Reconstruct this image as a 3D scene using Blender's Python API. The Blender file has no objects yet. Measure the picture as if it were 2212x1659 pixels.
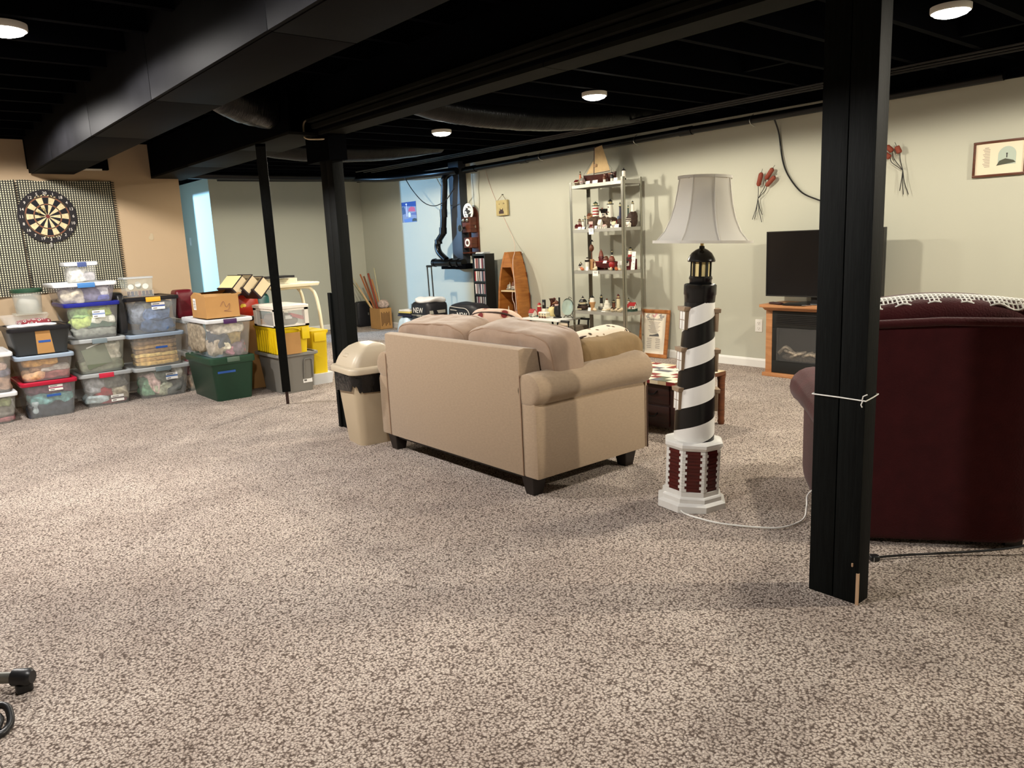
import bpy, bmesh, math, random
from mathutils import Vector, Matrix, noise
R = math.radians
PI = math.pi
random.seed(7)
SC = bpy.context.scene
COL = SC.collection

# ------------------------------------------------------------------ camera
FPX = 1650.96
yaw, pit, rol = R(39.36177), R(10.63827), R(-2.62984)
fw = Vector((math.sin(yaw) * math.cos(pit), math.cos(yaw) * math.cos(pit), -math.sin(pit)))
ri = Vector((math.cos(yaw), -math.sin(yaw), 0))
up = ri.cross(fw)
r2 = ri * math.cos(rol) + up * math.sin(rol)
u2 = -ri * math.sin(rol) + up * math.cos(rol)
cd = bpy.data.cameras.new('camera')
cd.sensor_fit = 'HORIZONTAL'
cd.sensor_width = 36.0
cd.lens = FPX / 2212 * 36.0
cd.clip_start = .02
cam = bpy.data.objects.new('camera', cd)
COL.objects.link(cam)
mw = Matrix((r2, u2, -fw)).transposed().to_4x4()
mw.translation = (0, 0, 1.235)
cam.matrix_world = mw
SC.camera = cam

# ------------------------------------------------------------------ world, lamps, exposure
wd = bpy.data.worlds.new('world')
SC.world = wd
wd.use_nodes = True
wd.node_tree.nodes['Background'].inputs[0].default_value = (.5, .55, .6, 1)
wd.node_tree.nodes['Background'].inputs[1].default_value = .02
SC.view_settings.view_transform = 'Standard'
SC.view_settings.look = 'None'
SC.view_settings.gamma = 1
SC.view_settings.use_curve_mapping = False
SC.view_settings.exposure = -0.06
WARM = (1.0, .91, .75)
NEUT = (1.0, .95, .90)
LAMP_Z = 2.225
# (x, y, colour, watts): the flush ceiling lamps, two rows, and one added fill light
LAMPS = [(4.245, 6.03, WARM, 190), (4.235, 4.07, WARM, 180), (4.245, 1.67, WARM, 165), (4.32, -.6, WARM, 300),
         (.61, 6.1, NEUT, 225), (.612, 4.12, NEUT, 215), (4.22, 8.06, WARM, 235), (.612, 1.9, NEUT, 150)]  # last entry: unseen fill light added to brighten the foreground carpet
SIDE_LAMP = (1.0, 12.345, 1.93)          # cool lamp of the side room, shining out of its doorway
def lamp(kind, name, loc, col, w, size):
    d = bpy.data.lights.new(name, kind)
    d.color = col
    d.energy = w
    if kind == 'AREA':
        d.shape = 'DISK'
        d.size = size
    else:
        d.shadow_soft_size = size
    o = bpy.data.objects.new(name, d)
    COL.objects.link(o)
    o.location = loc
    return o
for i, (x, y, c, w) in enumerate(LAMPS):
    d = lamp('SPOT', 'lamp_light', (x, y, LAMP_Z - .03), c, w, .06).data
    d.spot_size = R(173)
    d.spot_blend = .14
lamp('POINT', 'side_room_light', SIDE_LAMP, (.30, .60, 1.0), 1800, .035)

# ------------------------------------------------------------------ materials
MATS = {}
def mat(name, col=(.5, .5, .5), rough=.6, metal=0, spec=.5, noise_=None, bump=None, alpha=1, trans=0, emit=None, stretch=None, coat=0, sheen=0, ior=1.45):
    if name in MATS:
        return MATS[name]
    m = bpy.data.materials.new(name)
    m.use_nodes = True
    nt = m.node_tree
    b = nt.nodes['Principled BSDF']
    I = b.inputs
    I['Base Color'].default_value = (*col, 1)
    I['Roughness'].default_value = rough
    I['Metallic'].default_value = metal
    I['Specular IOR Level'].default_value = spec
    I['Alpha'].default_value = alpha
    I['Transmission Weight'].default_value = trans
    I['IOR'].default_value = ior
    I['Coat Weight'].default_value = coat
    if sheen:
        I['Sheen Weight'].default_value = sheen
    if emit:
        I['Emission Color'].default_value = (*emit[0], 1)
        I['Emission Strength'].default_value = emit[1]
    def coords():
        tc = nt.nodes.new('ShaderNodeTexCoord')
        mp = nt.nodes.new('ShaderNodeMapping')
        nt.links.new(tc.outputs['Object'], mp.inputs[0])
        if stretch:
            mp.inputs['Scale'].default_value = stretch
        return mp.outputs[0]
    if noise_:
        s, a = noise_
        n = nt.nodes.new('ShaderNodeTexNoise')
        n.inputs['Scale'].default_value = s
        n.inputs['Detail'].default_value = 4
        nt.links.new(coords(), n.inputs['Vector'])
        rp = nt.nodes.new('ShaderNodeValToRGB')
        rp.color_ramp.elements[0].position = .3
        rp.color_ramp.elements[1].position = .7
        rp.color_ramp.elements[0].color = (*[max(0, c * (1 - a)) for c in col], 1)
        rp.color_ramp.elements[1].color = (*[min(1, c * (1 + a)) for c in col], 1)
        nt.links.new(n.outputs['Fac'], rp.inputs[0])
        nt.links.new(rp.outputs[0], I['Base Color'])
    if bump:
        s, st = bump
        n = nt.nodes.new('ShaderNodeTexNoise')
        n.inputs['Scale'].default_value = s
        n.inputs['Detail'].default_value = 3
        nt.links.new(coords(), n.inputs['Vector'])
        bp = nt.nodes.new('ShaderNodeBump')
        bp.inputs['Strength'].default_value = st
        bp.inputs['Distance'].default_value = .01
        nt.links.new(n.outputs['Fac'], bp.inputs['Height'])
        nt.links.new(bp.outputs[0], I['Normal'])
    MATS[name] = m
    return m
def col(r, g, b):                       # sRGB 0-255 to linear
    return tuple(((c / 255 + .055) / 1.055) ** 2.4 if c > 10 else c / 255 / 12.92 for c in (r, g, b))
def pm(name, r=0, g=0, b=0, rough=.6, **k):   # plain material from an sRGB colour
    return MATS[name] if name in MATS else mat(name, col(r, g, b), rough, **k)

def carpet_material():
    m = bpy.data.materials.new('carpet')
    m.use_nodes = True
    nt = m.node_tree
    N = nt.nodes.new
    L = nt.links.new
    b = nt.nodes['Principled BSDF']
    b.inputs['Roughness'].default_value = .95
    b.inputs['Specular IOR Level'].default_value = .1
    b.inputs['Sheen Weight'].default_value = .12
    tc = N('ShaderNodeTexCoord')
    def nz(scale, det, rough=.5, src=None):
        n = N('ShaderNodeTexNoise')
        n.inputs['Scale'].default_value = scale
        n.inputs['Detail'].default_value = det
        n.inputs['Roughness'].default_value = rough
        L(src or tc.outputs['Object'], n.inputs['Vector'])
        return n
    mp = N('ShaderNodeMapping')
    mp.inputs['Scale'].default_value = (1, 1, .3)
    L(tc.outputs['Object'], mp.inputs[0])
    wob = nz(60, 2)
    mx = N('ShaderNodeVectorMath')
    mx.operation = 'MULTIPLY_ADD'
    L(wob.outputs['Color'], mx.inputs[0])
    mx.inputs[1].default_value = (.012, .012, .012)
    L(mp.outputs[0], mx.inputs[2])
    vo = N('ShaderNodeTexVoronoi')
    vo.inputs['Scale'].default_value = 125
    L(mx.outputs[0], vo.inputs['Vector'])
    fine = nz(210, 3, .75)
    nap = nz(1.25, 3, .55)
    nap2 = nz(5, 3, .6)
    # tuft colour: light crown, shade between tufts painted in as brown
    rp = N('ShaderNodeValToRGB')
    e = rp.color_ramp.elements
    e[0].position, e[0].color = 0.08, (*col(255, 246, 236), 1)
    e[1].position, e[1].color = .66, (*col(104, 87, 76), 1)
    k = rp.color_ramp.elements.new(.36)
    k.color = (*col(232, 215, 201), 1)
    mix0 = N('ShaderNodeMath')
    mix0.operation = 'MULTIPLY_ADD'
    L(fine.outputs['Fac'], mix0.inputs[0])
    mix0.inputs[1].default_value = .9
    vd = N('ShaderNodeMath')
    vd.operation = 'MULTIPLY_ADD'
    L(vo.outputs['Distance'], vd.inputs[0])
    vd.inputs[1].default_value = .75
    vd.inputs[2].default_value = -.36
    L(vd.outputs[0], mix0.inputs[2])
    L(mix0.outputs[0], rp.inputs[0])
    # nap: brushed one way or the other, slightly lighter or darker
    ad = N('ShaderNodeMath')
    ad.operation = 'MULTIPLY_ADD'
    L(nap2.outputs['Fac'], ad.inputs[0])
    ad.inputs[1].default_value = .4
    L(nap.outputs['Fac'], ad.inputs[2])
    r2_ = N('ShaderNodeValToRGB')
    e = r2_.color_ramp.elements
    e[0].position, e[0].color = .55, (.78, .755, .745, 1)
    e[1].position, e[1].color = .85, (1.0, 1.0, 1.0, 1)
    L(ad.outputs[0], r2_.inputs[0])
    mu = N('ShaderNodeMixRGB')
    mu.blend_type = 'MULTIPLY'
    mu.inputs[0].default_value = 1
    L(rp.outputs[0], mu.inputs[1])
    L(r2_.outputs[0], mu.inputs[2])
    L(mu.outputs[0], b.inputs['Base Color'])
    bp = N('ShaderNodeBump')
    bp.inputs['Strength'].default_value = .9
    bp.inputs['Distance'].default_value = .012
    bp.invert = True
    L(mix0.outputs[0], bp.inputs['Height'])
    L(bp.outputs[0], b.inputs['Normal'])
    return m
def wood(name, c1, c2, scale=(1, 1, 1), rough=.45, rings=6):
    if name in MATS:
        return MATS[name]
    m = mat(name, c1, rough)
    nt = m.node_tree
    N = nt.nodes.new
    L = nt.links.new
    b = nt.nodes['Principled BSDF']
    tc = N('ShaderNodeTexCoord')
    mp = N('ShaderNodeMapping')
    mp.inputs['Scale'].default_value = scale
    L(tc.outputs['Object'], mp.inputs[0])
    n = N('ShaderNodeTexNoise')
    n.inputs['Scale'].default_value = rings
    n.inputs['Detail'].default_value = 6
    n.inputs['Distortion'].default_value = 1.2
    L(mp.outputs[0], n.inputs['Vector'])
    rp = N('ShaderNodeValToRGB')
    rp.color_ramp.elements[0].position = .35
    rp.color_ramp.elements[1].position = .68
    rp.color_ramp.elements[0].color = (*c1, 1)
    rp.color_ramp.elements[1].color = (*c2, 1)
    L(n.outputs['Fac'], rp.inputs[0])
    L(rp.outputs[0], b.inputs['Base Color'])
    return m

M_WALL = mat('cream wall paint', (.485, .485, .405), .75, spec=.25, bump=(90, .03), noise_=(.8, .03))
M_TAN = mat('tan wall paint', (.44, .325, .205), .8, spec=.2, bump=(90, .03), noise_=(.9, .04))
M_WHITE = mat('white trim paint', (.78, .77, .73), .4)
M_BLACK = mat('black ceiling paint', (.0016, .0018, .0028), .8, spec=.02, noise_=(3, .3))
M_BLKGREY = mat('dark grey soffit paint', (.0058, .0058, .0066), .6, spec=.02, noise_=(6, .15), bump=(120, .04))
M_BEAM = mat('olive black soffit paint', (.0115, .0118, .010), .6, spec=.02, noise_=(6, .15))
M_POST = mat('black stained post', (.0036, .0044, .0042), .6, spec=.10, noise_=(14, .35), stretch=(6, 6, .5), bump=(30, .12))
M_PIPE = mat('black painted pipe', (.0025, .0025, .003), .3, spec=.3)
M_CHROME = mat('shelf metal', (.40, .39, .35), .24, 1)
M_BLKMETAL = mat('black metal', (.012, .012, .012), .4, .3)
M_CARD = mat('white card', (.82, .81, .77), .7)
M_INK = mat('grey ink', (.12, .11, .10), .8)
M_BLACKPL = mat('black plastic', (.012, .012, .013), .35)
def shade_material():
    m = mat('cream lamp shade cloth', (.74, .72, .66), .8, bump=(300, .05))
    nt = m.node_tree
    tr = nt.nodes.new('ShaderNodeBsdfTranslucent')
    tr.inputs[0].default_value = (.74, .71, .64, 1)
    mx = nt.nodes.new('ShaderNodeMixShader')
    mx.inputs[0].default_value = .4
    nt.links.new(nt.nodes['Principled BSDF'].outputs[0], mx.inputs[1])
    nt.links.new(tr.outputs[0], mx.inputs[2])
    nt.links.new(mx.outputs[0], nt.nodes['Material Output'].inputs[0])
    return m
M_SHADE = shade_material()
# ------------------------------------------------------------------ mesh helpers
class G:
    def __init__(s):
        s.v = []
        s.f = []
    def add(s, vs, fs):
        o = len(s.v)
        s.v += [tuple(v) for v in vs]
        s.f += [tuple(i + o for i in f) for f in fs]
        return s
    def box(s, x0, x1, y0, y1, z0, z1):
        return s.add([(x0, y0, z0), (x1, y0, z0), (x1, y1, z0), (x0, y1, z0), (x0, y0, z1), (x1, y0, z1), (x1, y1, z1), (x0, y1, z1)],
                     [(3, 2, 1, 0), (4, 5, 6, 7), (0, 1, 5, 4), (1, 2, 6, 5), (2, 3, 7, 6), (3, 0, 4, 7)])
    def cbox(s, c, d, m=None):          # centre, size, optional matrix about the centre
        h = [k / 2 for k in d]
        g = G().box(-h[0], h[0], -h[1], h[1], -h[2], h[2])
        return s.add([Vector(c) + ((m @ Vector(v)) if m else Vector(v)) for v in g.v], g.f)
    def loft(s, loops, cap0=True, cap1=True, close=True):
        n = len(loops[0])
        vs = [p for l in loops for p in l]
        fs = []
        for k in range(len(loops) - 1):
            for i in range(n if close else n - 1):
                j = (i + 1) % n
                fs.append((k * n + i, k * n + j, (k + 1) * n + j, (k + 1) * n + i))
        if cap0:
            fs.append(tuple(range(n - 1, -1, -1)))
        if cap1:
            fs.append(tuple((len(loops) - 1) * n + i for i in range(n)))
        return s.add(vs, fs)
    def lathe(s, prof, n=20, c=(0, 0, 0), a0=0, cap0=True, cap1=True, sx=1, sy=1):
        return s.loft([[(c[0] + r * sx * math.cos(a0 + 2 * PI * i / n), c[1] + r * sy * math.sin(a0 + 2 * PI * i / n), c[2] + z) for i in range(n)] for r, z in prof], cap0, cap1)
    def tube(s, pts, r, n=8, cap=True):
        P = [Vector(p) for p in pts]
        rs = r if isinstance(r, (list, tuple)) else [r] * len(P)
        loops = []
        ref = None
        for i, p in enumerate(P):
            t = (P[min(i + 1, len(P) - 1)] - P[max(i - 1, 0)]).normalized()
            if ref is None:
                ref = Vector((0, 0, 1)) if abs(t.z) < .9 else Vector((1, 0, 0))
            a = t.cross(ref).normalized()
            b = a.cross(t).normalized()
            ref = b
            loops.append([p + (a * math.cos(-2 * PI * k / n) + b * math.sin(-2 * PI * k / n)) * rs[i] for k in range(n)])
        return s.loft(loops, cap, cap)
    def prism(s, poly, d, f):           # poly 2d, thickness range d=(a,b), f(u,v,w)->xyz
        n = len(poly)
        return s.add([f(u, v, d[0]) for u, v in poly] + [f(u, v, d[1]) for u, v in poly],
                     [tuple(range(n - 1, -1, -1)), tuple(range(n, 2 * n))] + [(i, (i + 1) % n, n + (i + 1) % n, n + i) for i in range(n)])
    def puff(s, c, size, e=4, n=8, fn=None, m=None):
        """rounded, stuffed block: superellipsoid through a subdivided cube"""
        idx = {}
        vs, fs = [], []
        def V(p):
            k = tuple(round(q, 4) for q in p)
            if k not in idx:
                q = Vector(p)
                l = sum(abs(t) ** e for t in q) ** (1 / e)
                q = Vector((q.x / l * size[0] / 2, q.y / l * size[1] / 2, q.z / l * size[2] / 2))
                if fn:
                    q = fn(q)
                if m:
                    q = m @ q
                idx[k] = len(vs)
                vs.append(q + Vector(c))
            return idx[k]
        for ax in range(3):
            for sg in (-1, 1):
                for i in range(n):
                    for j in range(n):
                        q = []
                        for (a, b) in ((i, j), (i + 1, j), (i + 1, j + 1), (i, j + 1)):
                            p = [0, 0, 0]
                            p[ax] = sg
                            p[(ax + 1) % 3] = -1 + 2 * a / n
                            p[(ax + 2) % 3] = -1 + 2 * b / n
                            q.append(V(p))
                        fs.append(tuple(q) if sg > 0 else tuple(q[::-1]))
        return s.add(vs, fs)
    def mv(s, m):
        s.v = [tuple(m @ Vector(v)) for v in s.v]
        return s
def rr(w, d, r, z, n=4, cx=0, cy=0):
    """rounded rectangle loop at height z"""
    o = []
    r = min(r, w / 2 - 1e-4, d / 2 - 1e-4)
    for k, (sx, sy) in enumerate(((1, 1), (-1, 1), (-1, -1), (1, -1))):
        for i in range(n + 1):
            a = k * PI / 2 + i / n * PI / 2
            o.append((cx + sx * (w / 2 - r) + r * math.cos(a), cy + sy * (d / 2 - r) + r * math.sin(a), z))
    return o
def crumple(amp, scale, seed=0):
    return lambda q: q + Vector(noise.noise_vector(q * scale + Vector((seed, seed * 1.7, 3)))) * amp
CNT = {}
def obj(name, g, m, parent=None, bevel=0, smooth=None, loc=None, rot=None, label=None, kind=None):
    me = bpy.data.meshes.new(name)
    me.from_pydata(g.v, [], g.f)
    if bevel:
        bm = bmesh.new()
        bm.from_mesh(me)
        ed = [e for e in bm.edges if len(e.link_faces) == 2 and e.calc_face_angle(0) > .5]
        bmesh.ops.bevel(bm, geom=ed, offset=bevel, segments=2, affect='EDGES', profile=.6)
        bm.to_mesh(me)
        bm.free()
        if smooth is None:
            smooth = 40
    if smooth:
        for p in me.polygons:
            p.use_smooth = True
        me.set_sharp_from_angle(angle=R(smooth))
    me.materials.append(m)
    me.validate()
    o = bpy.data.objects.new(name, me)
    COL.objects.link(o)
    if parent:
        o.parent = parent
    if loc:
        o.location = loc
    if rot:
        o.rotation_euler = rot
    if label:
        o['label'] = label
    if kind:
        o['kind'] = kind
    return o
def tag(o, label, cat, group=None):
    o['label'] = label
    o['category'] = cat
    if group:
        o['group'] = group
    return o
def thing(name, label, cat, loc=(0, 0, 0), rz=0, group=None, rot=None):
    o = bpy.data.objects.new(name, None)
    o.empty_display_size = .05
    COL.objects.link(o)
    o.location = loc
    o.rotation_euler = rot or (0, 0, rz)
    return tag(o, label, cat, group)
def solo(name, g, m, label, cat, loc=(0, 0, 0), rz=0, group=None, bevel=0, smooth=None, rot=None):
    return tag(obj(name, g, m, None, bevel, smooth, loc, rot or (0, 0, rz)), label, cat, group)
def struct(name, g, m, **k):
    return obj(name, g, m, kind='structure', **k)
def share(o, parent, loc=None, rot=None):
    c = o.copy()
    COL.objects.link(c)
    c.parent = parent
    if loc is not None:
        c.location = loc
    if rot is not None:
        c.rotation_euler = rot
    return c
def text(name, s, size, m, parent, loc, rot, depth=.0006, kind=None):
    cu = bpy.data.curves.new('lettering', 'FONT')
    cu.body = s
    cu.size = size
    cu.align_x = 'CENTER'
    cu.align_y = 'CENTER'
    cu.extrude = depth
    cu.resolution_u = 2
    t = bpy.data.objects.new('lettering', cu)
    me = bpy.data.meshes.new_from_object(t)
    bpy.data.objects.remove(t)
    bpy.data.curves.remove(cu)
    me.materials.clear()
    me.materials.append(m)
    me.name = name
    o = bpy.data.objects.new(name, me)
    COL.objects.link(o)
    o.parent = parent
    o.location = loc
    o.rotation_euler = rot
    return o
FACE_Y = (PI / 2, 0, 0)                 # writing that faces -Y
FACE_X = (PI / 2, 0, -PI / 2)           # writing that faces -X
def bez(pts, n=8):
    """Catmull-Rom through the points"""
    P = [Vector(p) for p in pts]
    P = [P[0] * 2 - P[1]] + P + [P[-1] * 2 - P[-2]]
    o = []
    for i in range(1, len(P) - 2):
        for k in range(n):
            t = k / n
            a, b, c, d = P[i - 1], P[i], P[i + 1], P[i + 2]
            o.append(.5 * ((2 * b) + (-a + c) * t + (2 * a - 5 * b + 4 * c - d) * t * t + (-a + 3 * b - 3 * c + d) * t ** 3))
    o.append(P[-2])
    return o
# ------------------------------------------------------------------ the setting
XW, YF, YT, XH, XR, YE = 6.09, 10.95, 7.83, 2.41, 3.757, 12.25
HC = 2.50                               # underside of the boards above the joists
JB = 2.265                              # underside of the joists
fl = G()
fl.box(-3.2, XW + .1, -3.2, 14.2, -.1, 0)
struct('floor', fl, carpet_material())
struct('wall_right', G().box(XW, XW + .1, -3.2, YF + .1, 0, HC), M_WALL)
struct('wall_far', G().box(XR, XW, YF, YF + .1, 0, HC), M_WALL)
struct('wall_recess', G().box(XR, XR + .1, YF + .1, YE, 0, HC), M_WALL)
struct('wall_hall_end', G().box(XH - .1, XR + .1, YE, YE + .1, 0, HC), M_WALL)
struct('wall_left', G().box(-3.1, XH, YT, YT + .12, 0, HC), M_TAN)
wh = G().box(XH - .1, XH, YT + .12, 11.146, 0, HC).box(XH - .25, XH - .1, 10.9, 11.29, 0, 1.70).box(XH - .1, XH, 11.146, 12.01, 2.0, HC).box(XH - .1, XH, 12.01, YE, 0, HC)  # half-height box: unseen knee wall added to block the blue beam's lower part
struct('wall_hall', wh, M_WALL)
struct('wall_side_room', G().box(-1.1, -1, YT + .12, 14.2, 0, HC).box(-1, XH - .1, 14.1, 14.2, 0, HC).box(XH - .2, XH - .1, YE + .1, 14.1, 0, HC), M_WALL)
struct('wall_near', G().box(-3.2, XW + .1, -3.2, -3.1, 0, HC), M_WALL)
struct('wall_camera_side', G().box(-3.2, -3.1, -3.1, YT, 0, HC), M_TAN)
# ceiling boards and the black joists that run across the room
ceil = struct('ceiling', G().box(-3.2, XW + .1, -3.2, 14.2, HC, HC + .08), M_BLACK)
jm = None
k = 0
y = -2.9
while y < 14:
    x1 = XW if y < YF else XR
    if jm is None or y > YF:
        o = obj('joist', G().box(-3.1, x1 - .002, -.019, .019, JB, HC), M_BLACK, ceil, loc=(0, y, 0))
        if y < YF:
            jm = o
    else:
        share(jm, ceil, (0, y, 0))
    y += .406
for (x, k) in ((3.05, 13), (3.55, 12), (4.75, 14), (5.1, 11), (3.3, 16), (4.9, 9)):
    obj('blocking', G().box(x, x + .04, -2.9 + .406 * k + .02, -2.9 + .406 * (k + 1) - .02, JB + .02, HC), M_BLACK, ceil)
# sill plate and rim above the right wall
struct('trim_1', G().box(XW - .045, XW - .001, -3.1, YF, 2.225, HC - .002), M_BLACK)
struct('trim_5', G().box(XR, XW - .046, YF - .03, YF - .001, 2.262, HC - .002).box(-3.1, XH + .01, YT - .03, YT - .001, 2.262, HC - .002).box(XR - .03, XR - .001, YF - .03, YE, 2.262, HC - .002).box(XH + .001, XR - .031, YE - .03, YE - .001, 2.262, HC - .002), M_BLACK)
struct('trim_2', G().box(XW - .06, XW - .001, -3.1, 3.0, 2.15, 2.224), M_BLACK)
def baseboard(name, a, b, n):
    """a to b along the wall foot, n points into the room"""
    a, b, n = Vector((*a, 0)), Vector((*b, 0)), Vector((*n, 0))
    prof = [(0, 0), (.013, 0), (.013, .062), (.008, .075), (.004, .080), (0, .080)]
    g = G().loft([[p + n * u + Vector((0, 0, v)) for u, v in prof] for p in (a, b)])
    struct(name, g, M_WHITE)
baseboard('baseboard_right', (XW, -3.1), (XW, YF), (-1, 0))
baseboard('baseboard_far', (XR, YF), (XW - .014, YF), (0, -1))
baseboard('baseboard_recess', (XR, YE), (XR, YF + .1), (-1, 0))
baseboard('baseboard_left', (-3.1, YT), (XH, YT), (0, -1))
# duct soffit, boxed with painted boards: each board a piece
s1 = struct('trim_3', G().box(1.20, 1.50, 1.0, 7.77, 2.03, HC), M_BLACK)
ys = [0.2, 1.35, 2.66, 4.07, 5.38, 6.7, 7.765]
for a, b in zip(ys[:-1], ys[1:]):
    obj('soffit_board', G().box(1.172, 1.19, a + .003, b - .003, 1.978, HC), M_BLKGREY, s1, bevel=.002)
    obj('soffit_board', G().box(1.191, 1.512, a + .003, b - .003, 1.975, 1.993), M_BLKGREY, s1, bevel=.002)
    obj('soffit_board', G().box(1.494, 1.512, a + .003, b - .003, 1.994, HC), M_BLKGREY, s1)
obj('end_board', G().box(1.172, 1.80, 7.768, 7.828, 2.02, HC), M_BLACK, s1)
obj('bare_edge', G().box(1.34, 1.74, 7.752, 7.767, 2.012, 2.026), mat('bare wood edge', (.75, .70, .6), .6), s1)
# girder soffit over the post row
ZB = 1.955
s2 = struct('trim_4', G().box(2.33, 2.46, -1.5, 8.0, ZB + .02, JB), M_BLACK)
for a, b in ((-1.5, .75), (.752, 2.55), (2.552, 4.70)):
    obj('girder_board', G().box(2.345, 2.49, a, b - .003, ZB, ZB + .019), M_BEAM, s2)
obj('girder_ledge', G().box(2.30, 2.344, -1.5, 4.70, ZB + .035, ZB + .06), M_BEAM, s2)
obj('girder_ledge', G().box(2.27, 2.32, -1.5, 4.70, ZB + .07, ZB + .09), M_BEAM, s2)
for a, b in ((4.74, 5.6), (5.603, 6.75), (6.753, 8.0)):
    obj('girder_board', G().box(2.165, 2.49, a, b - .003, ZB, ZB + .019), M_BEAM, s2, bevel=.002)
obj('girder_side', G().box(2.475, 2.49, -1.5, 8.0, ZB + .02, JB), M_BLACK, s2)
obj('girder_side', G().box(2.165, 2.18, 4.74, 8.0, ZB + .02, JB), M_BLACK, s2)

# ------------------------------------------------------------------ posts
def post(label, x, y, w, d, top, cap=False):
    t = thing('support_post', label, 'post', (x, y, 0), group='black posts under the girder')
    h = d / 2
    obj('board', G().box(0, w, 0, h - .0015, 0, top), M_POST, t, bevel=.003)
    obj('board', G().box(.001, w, h + .0015, d, 0, top), M_POST, t, bevel=.003)
    if cap:
        obj('cap_plate', G().box(-.03, w + .02, -.03, d + .12, top - .16, top + .02), M_BLACK, t)
    return t
tp = post('thick black wooden post in front of the burgundy armchair', 2.337, 1.106, .073, .172, ZB)
obj('nail', G().lathe([(.003, 0), (.003, .012)], 6, (0, 0, 0)), mat('bare wood chip', (.5, .33, .2), .7), tp, loc=(-.002, .02, .13))
obj('chipped_corner', G().box(-.0015, .006, -.0015, .007, .0, .11), mat('bare wood chip'), tp)
string = solo('string', G().tube([(2.333, 1.282, .692), (2.333, 1.19, .692), (2.333, 1.103, .69), (2.375, 1.102, .695), (2.414, 1.102, .700), (2.415, 1.2, .698), (2.413, 1.282, .695), (2.37, 1.283, .693), (2.333, 1.282, .692)], .0022, 6)
              .tube([(2.333, 1.115, .69), (2.328, 1.11, .705), (2.331, 1.098, .712)], .002, 5).tube([(2.331, 1.112, .69), (2.327, 1.115, .678), (2.329, 1.112, .67)], .002, 5),
              M_CARD, 'white string knotted around the thick black post near the armchair', 'string', smooth=60)
t = post('thick black wooden post behind the beige trash can', 2.394, 4.64, .078, .172, ZB, True)
obj('sister_board', G().box(-.012, .03, .173, .21, 0, .94), M_POST, t, bevel=.003)
obj('sister_board', G().box(.079, .092, .02, .15, 0, 1.45), M_POST, t, bevel=.003)
solo('wire', G().tube(bez([(2.36, 4.70, 2.06), (2.31, 4.80, 2.05), (2.30, 4.81, 1.99), (2.305, 4.8, 1.945), (2.34, 4.72, 1.93), (2.375, 4.645, 1.925)], 6), .006, 6), mat('bare cable', (.55, .45, .28), .5),
     'bare bent cable end at the top of the post behind the trash can', 'cable', smooth=60)
# leaning prop: a square timber on a thin steel foot
a, b = Vector((2.478, 5.932, 0)), Vector((2.135, 5.135, ZB - .002))
dr = (b - a).normalized()
q = dr.to_track_quat('Z', 'X').to_matrix().to_4x4()
t = thing('leaning_prop', 'thin black prop leaning up to the girder in front of the grey tote', 'post', a)
L_ = (b - a).length
g = G().cbox((0, 0, (L_ + .12) / 2), (.066, .066, L_ - .155)).mv(q)
obj('timber', g, M_POST, t, bevel=.003)
obj('steel_foot', G().cbox((0, 0, .07), (.024, .024, .13)).mv(q), mat('rusty steel', (.04, .02, .018), .6, .3), t)

# ------------------------------------------------------------------ pipes, ducts, cables under the ceiling
def pipe(name, pts, r, label, cat='pipe', m=None, n=12, seg=8, fittings=()):
    t = thing(name, label, cat, pts[0])
    o = Vector(pts[0])
    obj('pipe_run', G().tube([p - o for p in bez(pts, seg)], r, n), m or M_PIPE, t, smooth=50)
    for p, d, rr_, l in fittings:
        d = Vector(d).normalized()
        obj('coupling', G().tube([Vector(p) - o - d * l / 2, Vector(p) - o + d * l / 2], rr_, n), m or M_PIPE, t, smooth=50)
    return t
pipe('drain_pipe', [(5.99, 2.0, 2.165), (5.99, 4, 2.155), (5.99, 6.5, 2.142), (5.97, 8.05, 2.13)], .034, 'long black drain pipe hung along the top of the right wall', m=M_PIPE, seg=4,
     fittings=[((5.975, 7.9, 2.131), (0, 1, 0), .042, .2), ((5.99, 6.9, 2.14), (0, 1, 0), .040, .12), ((5.99, 4.6, 2.152), (0, 1, 0), .040, .14)])
HX = 5.86
pipe('waste_pipe', [(6.02, 8.20, 2.13), (5.95, 8.28, 2.13), (HX, 8.314, 2.06), (HX, 8.334, 1.95), (HX, 8.417, 1.42), (HX, 8.438, 1.36), (HX, 8.531, 1.28), (HX, 8.573, 1.2), (HX, 8.531, 1.11), (HX, 8.386, 1.02)], .042,
     'bent black waste pipe dropping beside the wooden wall telephone', seg=6,
     fittings=[((HX, 8.386, 1.62), (0, .05, -1), .049, .1), ((HX, 8.422, 1.40), (0, .1, -1), .05, .08), ((HX, 8.542, 1.26), (0, -.05, -1), .05, .06)])
pipe('cleanout_pipe', [(HX, 8.676, .985), (HX, 8.386, .983), (HX + .02, 8.024, .98)], .05, 'fat black cleanout pipe end on the ledge of the black wall box', seg=3,
     fittings=[((HX, 8.655, .985), (0, 1, 0), .056, .05), ((HX, 8.283, .983), (0, 1, 0), .058, .06), ((HX + .01, 8.138, .981), (0, 1, 0), .057, .05)])
def flex(pts, r, label):
    g = G()
    P = bez(pts, 30)
    random.seed(3)
    rs = [r * (1 + .012 * math.sin(i * .6) + random.uniform(-.010, .010)) for i in range(len(P))]
    g.tube(P, rs, 20)
    return solo('flexible_duct', g, mat('black plastic duct sleeve', (.003, .003, .0034), .28, spec=.22, bump=(45, .35), stretch=(3, .4, .4)), label, 'duct', smooth=60)
flex([(2.62, 4.95, 2.38), (3.0, 4.95, 2.33), (3.5, 4.93, 2.24), (4.1, 4.9, 2.21), (4.7, 4.88, 2.23), (5.3, 4.88, 2.30), (5.9, 4.88, 2.40)], .105, 'shiny black wrinkled duct slung across the joists between two ceiling lamps')
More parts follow.
